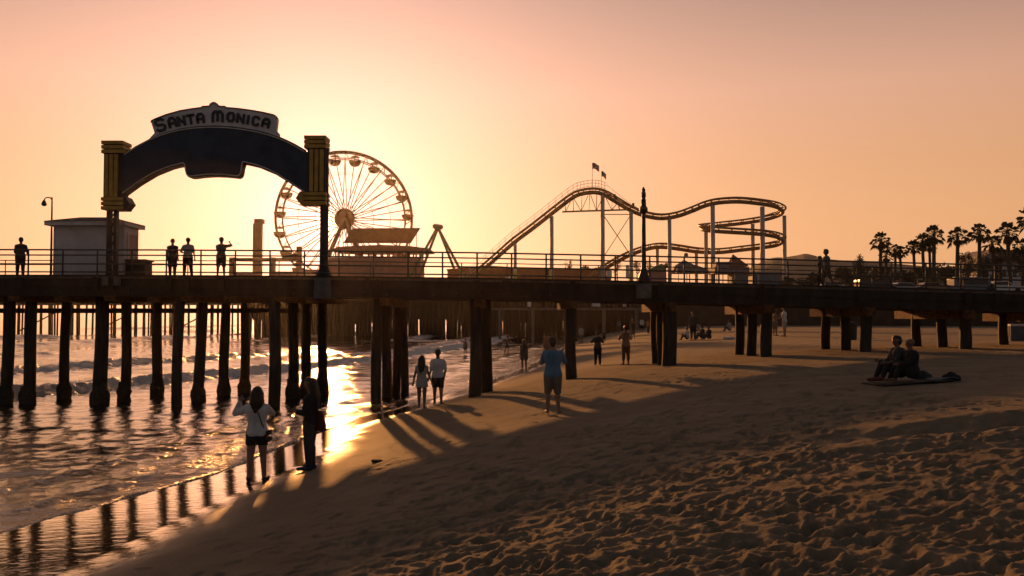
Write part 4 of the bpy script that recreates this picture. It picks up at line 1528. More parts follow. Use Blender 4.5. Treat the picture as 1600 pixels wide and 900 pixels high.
# flags
def flag_mat():
    m, nt, b = nodes_of('striped_flag_cloth')
    L = nt.links
    tc = nt.nodes.new('ShaderNodeTexCoord')
    sep = nt.nodes.new('ShaderNodeSeparateXYZ')
    L.new(tc.outputs['Generated'], sep.inputs[0])
    mul = nt.nodes.new('ShaderNodeMath')
    mul.operation = 'MULTIPLY'
    mul.inputs[1].default_value = 6.5
    L.new(sep.outputs['Z'], mul.inputs[0])
    fr_ = nt.nodes.new('ShaderNodeMath')
    fr_.operation = 'FRACT'
    L.new(mul.outputs[0], fr_.inputs[0])
    gt = nt.nodes.new('ShaderNodeMath')
    gt.operation = 'GREATER_THAN'
    gt.inputs[1].default_value = .5
    L.new(fr_.outputs[0], gt.inputs[0])
    mx = nt.nodes.new('ShaderNodeMix')
    mx.data_type = 'RGBA'
    L.new(gt.outputs[0], mx.inputs[0])
    mx.inputs[6].default_value = (.5, .03, .03, 1)
    mx.inputs[7].default_value = (.7, .66, .62, 1)
    a = nt.nodes.new('ShaderNodeMath')
    a.operation = 'LESS_THAN'
    a.inputs[1].default_value = .42
    L.new(sep.outputs['X'], a.inputs[0])
    c = nt.nodes.new('ShaderNodeMath')
    c.operation = 'GREATER_THAN'
    c.inputs[1].default_value = .46
    L.new(sep.outputs['Z'], c.inputs[0])
    an = nt.nodes.new('ShaderNodeMath')
    an.operation = 'MULTIPLY'
    L.new(a.outputs[0], an.inputs[0])
    L.new(c.outputs[0], an.inputs[1])
    m2 = nt.nodes.new('ShaderNodeMix')
    m2.data_type = 'RGBA'
    L.new(an.outputs[0], m2.inputs[0])
    L.new(mx.outputs[2], m2.inputs[6])
    m2.inputs[7].default_value = (.02, .03, .10, 1)
    L.new(m2.outputs[2], b.inputs['Base Color'])
    b.inputs['Roughness'].default_value = .8
    return m


FM = flag_mat()
for px, pyt, w, h, lab in ((925.5, 254, 11, 11, 'taller flagpole with striped flag on the coaster hill'), (939.8, 267, 7.5, 10, 'shorter flagpole with striped flag on the coaster hill')):
    d = 176
    q0, q1 = at(px, 300, d), at(px, pyt, d)
    fl = thing('flagpole', lab, 'flag', q0, 'striped flags on the coaster hill')
    MB().tube([q0, q1], .05, 6).build('pole', white_steel, fl, True)
    k = d / F
    n = 14
    vs, fs = [], []
    for i in range(n + 1):
        for j in range(5):
            t = i / n
            vs.append((q1.x + t * w * k, d + .22 * math.sin(t * 7 + j * .3) * t, q1.z - .1 - (j / 4) * h * k * .85 - t * t * .5 + .1 * math.sin(t * 6)))
    for i in range(n):
        for j in range(4):
            a = i * 5 + j
            fs.append((a, a + 1, a + 6, a + 5))
    f = MB().add(vs, fs).build('flag', FM, fl, True)
    f.modifiers.new('t', 'SOLIDIFY').thickness = .02

# low pier buildings right of the swing ride
D = 186
b = thing('arcade_hall', 'long low rust red arcade hall under the coaster hill', 'building', (at(830, 470, D).x, D, FZ))
pbox(700, 955, 421, 0, D, 8, 'wall', red_roof, b, FZ)
poly = [(698, 421), (760, 415), (800, 417.5), (860, 419), (957, 420), (957, 422), (698, 422.5)]
MB().prism([(at(a, c, D).x, at(a, c, D).z + .02) for a, c in poly][::-1], D - .6, D + 8.6).build('roof', red_roof, b)
pbox(690, 740, 434, 0, D - 3, .3, 'white_hoarding', white_paint, b, FZ)
pbox(790, 802, 432, 0, D - 3, .3, 'white_hoarding', white_paint, b, FZ)
D = 172
for px0, px1, py0, lab, mat in ((948, 956, 423, 'white square panel beside the coaster leg', white_paint), (978, 983, 414, 'narrow pale panel by the ornate lamp post', white_paint)):
    s = thing('sign_panel', lab, 'sign', (at(px0, 470, D).x, D, FZ))
    pbox(px0, px1, py0, 433, D, .2, 'panel', mat, s)
    pbox(px0 + 2, px0 + 3.2, 433.3, 0, D + .02, .15, 'post', white_steel, s, FZ)
b = thing('kiosk', 'kiosk with grey pyramid roof and round finial', 'kiosk', (at(1072, 470, D).x, D, FZ))
for px in (1058, 1071, 1086, 1107):
    pbox(px, px + 2.4, 426, 0, D + .4, .5, 'post', grey_roof, b, FZ)
x0, x1 = at(1057, 426, D), at(1111, 426, D)
ap = at(1071, 405, D)
r1, r2 = at(1060, 413, D), at(1083, 413, D)
m = MB().prism([(x0.x, x0.z), (x1.x, x1.z), (x1.x - 1, at(1100, 419, D).z), (r2.x, r2.z), (r1.x, r1.z)], D, D + 6)
m.build('roof', grey_roof, b)
m = MB().add([(r1.x, D, r1.z + .01), (r2.x, D, r1.z + .01), (r2.x, D + 3, r1.z + .01), (r1.x, D + 3, r1.z + .01), (ap.x, D + 1.5, ap.z)], [(0, 1, 4), (1, 2, 4), (2, 3, 4), (3, 0, 4), (3, 2, 1, 0)])
m.build('pyramid_roof', grey_roof, b)
q = at(1072, 398.5, D + 1.5)
MB().capsule(q, .42, q + V((0, 0, .02)), .42).build('finial', grey_roof, b, True)
b = thing('gate_hall', 'pale hall with a pointed corner tower on the far pier', 'building', (at(1140, 470, D).x, D, FZ))
pbox(1117, 1171, 417, 427, D, 6, 'roof', grey_roof, b)
pbox(1119, 1145, 409, 416.9, D + 1, 4, 'roof_monitor', grey_roof, b)
for px in (1117.5, 1127, 1138):
    pbox(px, px + 3, 427.3, 0, D + .3, .6, 'post', grey_roof, b, FZ)
pbox(1143, 1169, 427.3, 0, D + .5, 5, 'wall', blue_wall, b, FZ)
a, c, t = at(1142, 416, D), at(1170, 416, D), at(1148, 396, D)
MB().add([(a.x, D - .3, a.z + .01), (c.x, D - .3, a.z + .01), (c.x, D + 4, a.z + .01), (a.x, D + 4, a.z + .01), (t.x, D + 1.5, t.z)], [(0, 1, 4), (1, 2, 4), (2, 3, 4), (3, 0, 4), (3, 2, 1, 0)]).build('tower_roof', red_roof, b)
b = thing('utility_shed', 'long dusty blue shed at the coaster turn', 'shed', (at(1195, 470, D).x, D, FZ))
pbox(1172, 1222, 427.5, 0, D + 4, 6, 'wall', blue_wall, b, FZ)
pbox(1171, 1223, 425.2, 427.3, D + 3.8, 6.4, 'roof', grey_roof, b)
pbox(1182.5, 1183.6, 428, 0, D + 3.9, .08, 'door_post', white_steel, b, FZ)
b = thing('tent', 'low pale tent roof right of the ornate lamp post', 'tent', (at(1030, 470, D).x, D, FZ))
pbox(1012, 1040, 424, 0, D, 5, 'wall', pink_wall, b, FZ)
MB().prism([(at(p, q, D).x, at(p, q, D).z + .03) for p, q in ((1010, 424), (1024, 416), (1034, 412), (1042, 424))][::-1], D - .4, D + 5.4).build('roof', green_paint, b)

# ------------------------------------------------------------------ shore wall, terrace, trees, cars at right
wl = [(995, 128), (1250, 112), (1700, 96), (2300, 88)]
sw_ = thing('sea_wall', 'dark sea wall along the back of the beach at right', 'wall', at(1300, 500, 110))
m = MB()
for i in range(len(wl) - 1):
    a, b = at(wl[i][0], 500, wl[i][1]), at(wl[i + 1][0], 500, wl[i + 1][1])
    m.beam((a.x, a.y, 3.8), (b.x, b.y, 3.8), .5, 4.2)
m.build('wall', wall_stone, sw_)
m = MB()
for i in range(len(wl) - 1):
    a, b = at(wl[i][0], 500, wl[i][1]), at(wl[i + 1][0], 500, wl[i + 1][1])
    m.beam((a.x, a.y - .02, 5.99), (b.x, b.y - .02, 5.99), .7, .16)
m.build('coping', concrete, sw_)
pa = [at(p, 500, d) for p, d in wl]
vs = [(p.x, p.y + .2, 5.88) for p in pa] + [(p.x * 4, 640, 5.88) for p in pa]
n = len(pa)
tg = MB().add(vs, [(i, i + 1, n + i + 1, n + i) for i in range(n - 1)])
o = tg.build('terrace_ground', M('asphalt', (.055, .052, .05), .9, .25, .4, .3))
tag(o, 'flat paved ground behind the sea wall', kind='structure')

TZ = 5.9


def palm(px, pytop, hw, d, lab, seed):
    """fan palm: px, crown top, crown half width in photo pixels"""
    r_ = random.Random(seed)
    k = d / F
    S = hw * k / 1.38
    top = at(px, pytop, d)
    cz = top.z - 1.45 * S
    t = thing('palm_tree', lab, 'palm tree', (top.x, d, TZ), 'fan palms along the shore road')
    lean = r_.uniform(-.5, .5)
    n = 8
    pts = [(top.x + lean * (1 - i / (n - 1)) ** 1.5, d, TZ + (cz - TZ) * i / (n - 1)) for i in range(n)]
    MB().tube(pts, [.30 * S + .06 if i == 0 else (.22 - .06 * i / n) * S + .06 for i in range(n)], 9).build('trunk', palm_bark, t, True)
    mb = MB()
    c = V((top.x, d, cz))
    def fan(mb, el, az, pl, bl, nb, droop):
        dirv = V((math.cos(el) * math.cos(az), math.cos(el) * math.sin(az), math.sin(el)))
        e = c + dirv * pl * S + V((0, 0, -droop * .2 * S))
        mb.tube([c, c + dirv * pl * .5 * S + V((0, 0, .04 * S)), e], .025 * S, 3, False)
        side = dirv.cross(V((0, 0, 1)))
        if side.length < .05:
            side = V((1, 0, 0))
        side.normalize()
        side = (Matrix.Rotation(r_.uniform(-.6, .6), 3, dirv) @ side)
        for q in range(nb):
            a = R(-78 + 156 * q / (nb - 1))
            bd_ = (dirv * math.cos(a) + side * math.sin(a)).normalized()
            ln = bl * S * (1 - .25 * abs(a) / 1.4) * r_.uniform(.85, 1.1)
            w = .075 * S
            wd = bd_.cross(dirv.cross(side)).normalized() * w
            mid = e + bd_ * ln * .6 + V((0, 0, -.06 * droop * ln))
            tip = e + bd_ * ln + V((0, 0, -(.25 + .35 * droop) * ln))
            mb.add([e, mid + wd, tip, mid - wd], [(0, 1, 2), (0, 2, 3)])
    for i in range(32):
        f = i / 31
        el = R(82 - 118 * f + r_.uniform(-10, 10))
        az = i * 2.39996 + r_.uniform(-.3, .3)
        fan(mb, el, az, r_.uniform(.75, 1.05), r_.uniform(.58, .78), 10, .3 + .8 * f)
    mb.build('crown', palm_leaf, t)
    mb = MB()
    for i in range(16):
        az = i * 2.39996
        fan(mb, R(-58 - r_.uniform(0, 24)), az, r_.uniform(.4, .8), r_.uniform(.5, .7), 7, .6)
    mb.build('dry_skirt', palm_dry, t)
    return t


palms = [(1376, 360, 15, 130, 'leftmost tall fan palm with a double looking crown'), (1384, 388, 11, 134, 'short fan palm hugging the leftmost tall one'),
         (1399, 380, 10, 138, 'slender palm, first of a small low pair'), (1406, 382, 11, 142, 'slender palm, second of a small low pair'),
         (1427, 373, 12, 136, 'mid height palm between the low pair and the tight trio'), (1441, 363, 13, 132, 'left palm of the tight trio'),
         (1452, 372, 11, 138, 'shorter middle palm of the tight trio'), (1459, 349, 16, 128, 'tallest palm of the tight trio with a leaning trunk'),
         (1496, 352, 16, 126, 'lone straight palm with open fronds right of the trio'), (1530, 346, 16, 126, 'tall palm with wide crown over leafy bushes'),
         (1550, 366, 14, 132, 'lower palm squeezed between two tall crowns'), (1574, 344, 18, 122, 'palm with the widest crown near the right edge'),
         (1597, 371, 14, 128, 'palm half cut by the right edge below the highest'), (1611, 319, 22, 112, 'highest palm at the right edge, only fronds in view'),
         (1563, 386, 12, 136, 'short palm under the widest crown')]
for i, q in enumerate(palms):
    palm(*q, 100 + i)


def leafy(px, py, wpx, hpx, d, lab, mat, seed, nleaf=1500, zbase=TZ, name='tree', cat='tree', group='leafy trees behind the pier'):
    r_ = random.Random(seed)
    k = d / F
    c = at(px, py + hpx / 2, d)
    W, Hh = wpx * k, hpx * k
    t = thing(name, lab, cat, (c.x, d, zbase), group)
    m = MB()
    cz = c.z
    m.tube([(c.x, d, zbase), (c.x + .1, d, (zbase + cz) / 2), (c.x, d, cz)], [.06 * W + .08, .04 * W + .06, .03 * W + .03], 8)
    blobs = []
    for i in range(11):
        a = r_.uniform(0, 6.28)
        rr = r_.uniform(.1, .36) * W
        b = V((c.x + rr * math.cos(a), d + rr * math.sin(a), cz + r_.uniform(-.36, .34) * Hh))
        blobs.append((b, r_.uniform(.13, .24)))
        m.tube([(c.x, d, min(cz, max(zbase, b.z - .3 * Hh))), b], [.02 * W + .03, .015], 5)
    m.build('trunk', bark, t, True)
    L = MB()
    for i in range(nleaf):
        b, s = r_.choice(blobs)
        g = V((r_.gauss(0, 1), r_.gauss(0, 1), r_.gauss(0, 1))).normalized() * (r_.random() ** .45)
        p = b + V((g.x * s * W * 1.15, g.y * s * W * 1.15, g.z * s * Hh))
        p.z = max(p.z, zbase + .05)
        ls = r_.uniform(.10, .24) * max(.6, min(W, 6) / 4)
        u = V((r_.uniform(-1, 1), r_.uniform(-1, 1), r_.uniform(-1, 1))).normalized()
        w = u.cross(V((r_.uniform(-1, 1), r_.uniform(-1, 1), r_.uniform(-1, 1)))).normalized()
        L.add([p - u * ls, p + w * ls * .55, p + u * ls, p - w * ls * .55], [(0, 1, 2, 3)])
    L.build('crown', mat, t)
    return t


for i, q in enumerate([
        (1341, 393, 28, 40, 132, 'dark round tree left of the palms', tree_leaf), (1335, 413, 60, 40, 150, 'wide olive tree behind the walking pair', tree_leaf_two),
        (1230, 430, 26, 22, 150, 'low bush right of the blue shed', tree_leaf_two), (1265, 424, 44, 30, 150, 'small tree left of the walking pair', tree_leaf),
        (1420, 414, 50, 34, 150, 'dark bush under the slender palm pair', tree_leaf), (1378, 416, 50, 36, 158, 'broad tree behind the leftmost palm', tree_leaf_two),
        (1476, 409, 56, 40, 160, 'broad dark tree between trio and lone palm', tree_leaf), (1512, 389, 32, 50, 140, 'leafy tree right of the lone palm', tree_leaf_two),
        (1536, 392, 34, 52, 134, 'dense tree in front of the pale building', tree_leaf), (1556, 400, 30, 44, 138, 'dark tree beneath the low palm', tree_leaf),
        (1596, 384, 40, 52, 134, 'tree at the right edge under the palms', tree_leaf_two), (1450, 418, 40, 32, 152, 'round bush beneath the tight trio', tree_leaf_two)]):
    leafy(*q, 200 + i)
for i, q in enumerate([
        (888, 404, 14, 26, 196, 'pointed bush on the far pier beside the coaster leg', tree_leaf), (925, 414, 34, 12, 198, 'flat leafy planter near the coaster truss', tree_leaf_two),
        (964, 403, 16, 26, 198, 'tall shrub behind the white square panel', tree_leaf), (995, 407, 14, 22, 198, 'shrub left of the ornate lamp post', tree_leaf),
        (1015, 410, 14, 18, 198, 'shrub right of the ornate lamp post', tree_leaf_two), (1040, 410, 18, 14, 200, 'round shrub behind the tent roof', tree_leaf)]):
    leafy(*q, 300 + i, nleaf=700, zbase=FZ, name='shrub', cat='shrub', group='shrubs on the far pier')

# a pale building behind the palms
b = thing('beach_house', 'pale beach house with a pitched roof behind the palms at right', 'house', (at(1565, 470, 165).x, 165, TZ))
D = 165
pbox(1532, 1600, 415, 0, D, 9, 'wall', booth_wall, b, TZ)
poly = [(1528, 416), (1606, 416), (1596, 396), (1560, 388), (1540, 398)]
MB().prism([(at(p, q, D).x, at(p, q, D).z + .02) for p, q in poly][::-1] and [(at(p, q, D).x, at(p, q, D).z + .02) for p, q in poly], D - .5, D + 9.5).build('roof', grey_roof, b)
for px in (1538, 1551, 1566, 1582):
    w = pbox(px, px + 7, 421, 433, D - .06, .1, 'window', glass_dark, b)
    m = MB()
    for (x0, x1, y0, y1) in ((px - .8, px - .02, 420, 434), (px + 7.02, px + 7.8, 420, 434), (px - .01, px + 7, 420, 420.9), (px - .01, px + 7, 433.1, 434)):
        a, c = at(x0, y1, D - .12), at(x1, y0, D - .12)
        m.box(((a.x + c.x) / 2, D - .06, (a.z + c.z) / 2), (c.x - a.x, .14, c.z - a.z))
    m.build('frame', white_paint, w)


def car(px, d, lab, mat, L=4.4, H=1.45, van=False):
    x = at(px, 450, d).x
    t = thing('parked_car', lab, 'car', (x, d, TZ), 'cars parked behind the sea wall')
    hood = [(-L / 2, .35), (L / 2, .35), (L / 2, .75), (L / 2 - .2, .88), (L * .22, .95), (L * .08, H), (-L * .27, H), (-L * .42, .98), (-L / 2, .9)]
    if van:
        hood = [(-L / 2, .35), (L / 2, .35), (L / 2, .9), (L * .42, 1.0), (L * .30, H), (-L / 2 + .05, H), (-L / 2, H - .2)]
    MB().prism([(x + a, TZ + z) for a, z in hood], d, d + 1.75).build('body', mat, t)
    gl = [(-L * .36, 1.0), (L * .17, 1.0), (L * .06, H - .09), (-L * .25, H - .09)] if not van else [(-L * .42, 1.05), (L * .34, 1.05), (L * .27, H - .15), (-L * .42, H - .15)]
    MB().prism([(x + a, TZ + z) for a, z in gl], d - .012, d + 1.762).build('window', glass_dark, t)
    for sx_ in (-.32, .31):
        for yy in (d - .03, d + 1.58):
            vs = []
            for y2 in (yy, yy + .2):
                for j in range(14):
                    a = j * 2 * math.pi / 14
                    vs.append((x + sx_ * L + .33 * math.cos(a), y2, TZ + .33 + .33 * math.sin(a)))
            MB().add(vs, [tuple(range(13, -1, -1)), tuple(range(14, 28))] + [(j, (j + 1) % 14, 14 + (j + 1) % 14, 14 + j) for j in range(14)]).build('wheel', tyre, t)


paint = lambda n, c: M('car_paint_' + n, c, .25, .05, 1, 0, .1)
car(1372, 106, 'dark car parked beneath the leftmost palm', paint('dark', (.03, .032, .035)), van=True, H=1.7)
car(1420, 108, 'silver car parked beneath the slender palm pair', paint('silver', (.4, .4, .42)))
car(1462, 108, 'sand coloured car parked beneath the tight trio', paint('sand', (.36, .27, .2)))
car(1524, 104, 'blue grey van parked right of the lone palm', paint('blue', (.14, .18, .24)), L=4.9, H=1.9, van=True)
car(1572, 104, 'white car parked under the widest crown', paint('white', (.7, .68, .66)))
car(1305, 112, 'pale grey car behind the walking pair', paint('grey', (.3, .29, .29)))
# rooftop level sheds that close the terrace behind the cars
b = thing('low_fence', 'low timber fence behind the parked cars', 'fence', (at(1450, 470, 120).x, 120, TZ))
m = MB()
a, c = at(1300, 500, 122), at(1660, 500, 116)
for z in (.5, 1.1):
    m.beam((a.x, a.y, TZ + z), (c.x, c.y, TZ + z), .08, .14)
m.build('rail', far_wood, b)
for i in range(40):
    q = a.lerp(c, i / 39)
    MB().box((q.x, q.y, TZ + .65), (.12, .12, 1.3)).build('post', far_wood, b)

# litter bin and box under the pier at right
q = hit(1329, 531)
k = q.y / F
bn = thing('litter_bin', 'dark round litter bin between the piles', 'bin', q)
MB().lathe(q, [(.28, 0), (.31, .1), (.33, .75), (.34, .8)], 14).build('drum', box_dark, bn, True)
MB().lathe(q + V((0, 0, .802)), [(.35, 0), (.35, .05), (.2, .14), (.05, .16)], 14).build('lid', box_dark, bn, True)
q = hit(1590, 533)
bn = thing('cooler_box', 'grey cooler box on the sand at the right edge', 'cooler', q)
MB().box(q + V((0, 0, .34)), (.9, .55, .68)).build('body', cl_teal, bn)
MB().box(q + V((0, 0, .73)), (.95, .6, .09)).build('lid', white_paint, bn)
q = hit(1140, 530)
mb = MB().capsule(q + V((-.3, 0, .04)), .12, q + V((.3, 0, .05)), .10)
tag(link('rolled_towel', remesh(mb, .03, 2), cl_white), 'white rolled towel on the far sand', 'towel')
# seaweed and litter
for i, (px, py, s, lab) in enumerate(((590, 721, .13, 'small dark stone on the smooth lit sand'), (480, 858, .05, 'flat pebble in the shaded sand'))):
    q = hit(px, py)
    mb = MB()
    for _ in range(6 if s > .1 else 1):
        a = V((rng.uniform(-1, 1) * s, rng.uniform(-.6, .6) * s, rng.uniform(0, .15) * s))
        b = a + V((rng.uniform(-.7, .7) * s, rng.uniform(-.4, .4) * s, 0))
        mb.capsule(q + a, s * .22, q + b, s * .15)
    tag(link('kelp_clump' if 'kelp' in lab else 'pebble', remesh(mb, max(.012, s * .12), 1), M('dry_kelp', (.03, .026, .02), .8, .4, 20, .5)), lab, 'seaweed' if 'kelp' in lab else 'stone')

# ------------------------------------------------------------------ beach
def grid_mesh(name, X, Y, Z, attrs, extra=None):
    nr, na = X.shape
    co = np.stack([X, Y, Z], -1).reshape(-1, 3)
    idx = np.arange(nr * na).reshape(nr, na)
    q = np.stack([idx[:-1, :-1], idx[:-1, 1:], idx[1:, 1:], idx[1:, :-1]], -1).reshape(-1, 4)
    at_ = {k: v.reshape(-1) for k, v in attrs.items()}
    if extra is not None:
        X2, Y2, Z2, a2 = extra
        o = len(co)
        co = np.concatenate([co, np.stack([X2, Y2, Z2], -1).reshape(-1, 3)])
        n2r, n2a = X2.shape
        idx = np.arange(n2r * n2a).reshape(n2r, n2a) + o
        q = np.concatenate([q, np.stack([idx[:-1, :-1], idx[:-1, 1:], idx[1:, 1:], idx[1:, :-1]], -1).reshape(-1, 4)])
        for k in at_:
            at_[k] = np.concatenate([at_[k], a2[k].reshape(-1)])
    me = bpy.data.meshes.new(name)
    me.vertices.add(len(co))
    me.vertices.foreach_set('co', co.astype(np.float32).ravel())
    me.loops.add(q.size)
    me.loops.foreach_set('vertex_index', q.ravel().astype(np.int32))
    me.polygons.add(len(q))
    me.polygons.foreach_set('loop_start', (np.arange(len(q)) * 4).astype(np.int32))
    me.polygons.foreach_set('loop_total', np.full(len(q), 4, np.int32))
    me.polygons.foreach_set('use_smooth', np.ones(len(q), bool))
    me.update(calc_edges=True)
    for k, v in at_.items():
        a = me.attributes.new(k, 'FLOAT', 'POINT')
        a.data.foreach_set('value', v.astype(np.float32))
    return me


NA, NR = 1120, 1200
ang = np.concatenate([np.linspace(R(178), R(54.6), 150), np.linspace(R(54), R(-54), NA), np.linspace(R(-54.6), R(-178), 150)])
NA = len(ang)
rad = 2.4 * np.exp(np.linspace(0, math.log(172 / 2.4), NR))
AA, RR = np.meshgrid(ang, rad)
BX, BY = RR * np.sin(-AA) * -1, RR * np.cos(AA)
BX = -RR * np.sin(AA)          # first column is the left side
s_ = BX - shore(BY)
q_ = s_ - wetw(BY)
Z = beach_base(BX, BY)
rough = sstep(1.2, 7.5, q_ + 1.3 * fbm(BX * .35, BY * .35, 40, 2))
rough2 = sstep(6, 13, q_)
lod = lambda lam: sstep(0, 1, np.clip((lam / (RR * .0045) - 1) / 2, 0, 1))
Z = Z + rough * (.020 * fbm(BX * .6, BY * .6, 1, 3))
patch = sstep(-.28, .30, fbm(BX * .33, BY * .33, 90, 3)) * .8 + .2
fprob = lambda x, y: .15 + .85 * float(sstep(-.28, .30, fbm(np.float64(x * .33), np.float64(y * .33), 90, 3)))
pit = patch * sstep(.12, .42, fbm(BX * 3.6 + .3 * fbm(BX * 4, BY * 4, 8, 2), BY * 3.6, 5, 4))
Z = Z - rough * (.009 + .006 * rough2) * pit
pit2 = patch * sstep(.10, .32, fbm(BX * 8.5, BY * 8.5, 15, 3))
Z = Z - rough * .009 * pit2
Z = Z + rough * .0035 * fbm(BX * 16, BY * 16, 3, 3)
Z = Z + .012 * sstep(.1, 2, q_) * fbm(BX * .9, BY * .5, 12, 3)
# footprints and scuffs
lr = math.log(rad[1] / rad[0])
NF = 26000
fr_ = 3.0 * np.exp(nrg.random(NF) * math.log(75 / 3.0))
fa = R(53) - nrg.random(NF) * R(106)
for i in range(NF):
    r, a = fr_[i], fa[i]
    x, y = -r * math.sin(a), r * math.cos(a)
    qq = x - float(np.interp(y, _yy, _xx)) - float(np.interp(y, [0, 11, 17, 26, 40, 110], [4, 3.0, 1.7, .9, .6, .5]))
    if qq < .6:
        continue
    pr = min(.9, max(.07, (qq - .9) / 6.0))
    if nrg.random() > pr * fprob(x, y):
        continue
    L_, W_ = nrg.uniform(.08, .17), nrg.uniform(.045, .09)
    dep = nrg.uniform(.008, .027) * min(1, .45 + qq / 8)
    th = nrg.uniform(0, math.pi)
    ext = 2.6 * L_
    i0, i1 = int(math.log(max((r - ext), 2.41) / 2.4) / lr), int(math.log((r + ext) / 2.4) / lr) + 2
    da = ext / r
    j0, j1 = np.searchsorted(-ang, -(a + da)), np.searchsorted(-ang, -(a - da)) + 1
    i0, j0, i1, j1 = max(i0, 0), max(j0, 0), min(i1, NR), min(j1, NA)
    if i1 <= i0 or j1 <= j0:
        continue
    xx, yy = BX[i0:i1, j0:j1] - x, BY[i0:i1, j0:j1] - y
    u = (xx * math.cos(th) + yy * math.sin(th)) / L_
    v = (-xx * math.sin(th) + yy * math.cos(th)) / W_
    e = u * u + v * v
    Z[i0:i1, j0:j1] += dep * (-np.exp(-(e * .8) ** 3) + .30 * np.exp(-(np.sqrt(e) - 1.4) ** 2 * 6.0))
# a dug bank at right and churned sand
for px, py, sx1, sy1, amp in ((1500, 668, 1.6, .35, -.22), (1480, 690, 1.8, .4, .16), (1560, 655, 1.5, .4, .2), (1380, 672, .9, .3, -.12), (1230, 840, .8, .25, -.1), (1330, 640, 1.4, .3, -.06)):
    c = hit(px, py)
    wob_ = .5 * fbm(BX * 1.5, BY * 1.5, 77, 3)
    Z += .6 * amp * np.exp(-((BX - c.x + wob_) / sx1) ** 2 - ((BY - c.y + wob_ * .6) / sy1) ** 2)
# sand scoured around people's feet stays level
wet = 1 - sstep(-.1, 1.15, (q_ + .35 * fbm(BX * .5, BY * .4, 60, 3) + .22 * fbm(BX * 2, BY * 1.6, 66, 4)) / np.maximum(.6, wetw(BY) * .55))
damp = 1 - sstep(0, 3.5, q_ + .8 * fbm(BX * .4, BY * .3, 61, 3))
xg, yg = np.meshgrid(np.linspace(-500, 600, 110), np.linspace(-500, 172, 90))
zg = beach_base(xg, yg) - .12 - .5 * np.exp(-((xg - 0) / 60) ** 2 - ((yg - 60) / 70) ** 2)
beach_me = grid_mesh('beach', BX, BY, Z, {'wet': wet, 'damp': damp}, (xg, yg, zg, {'wet': xg * 0, 'damp': xg * 0}))


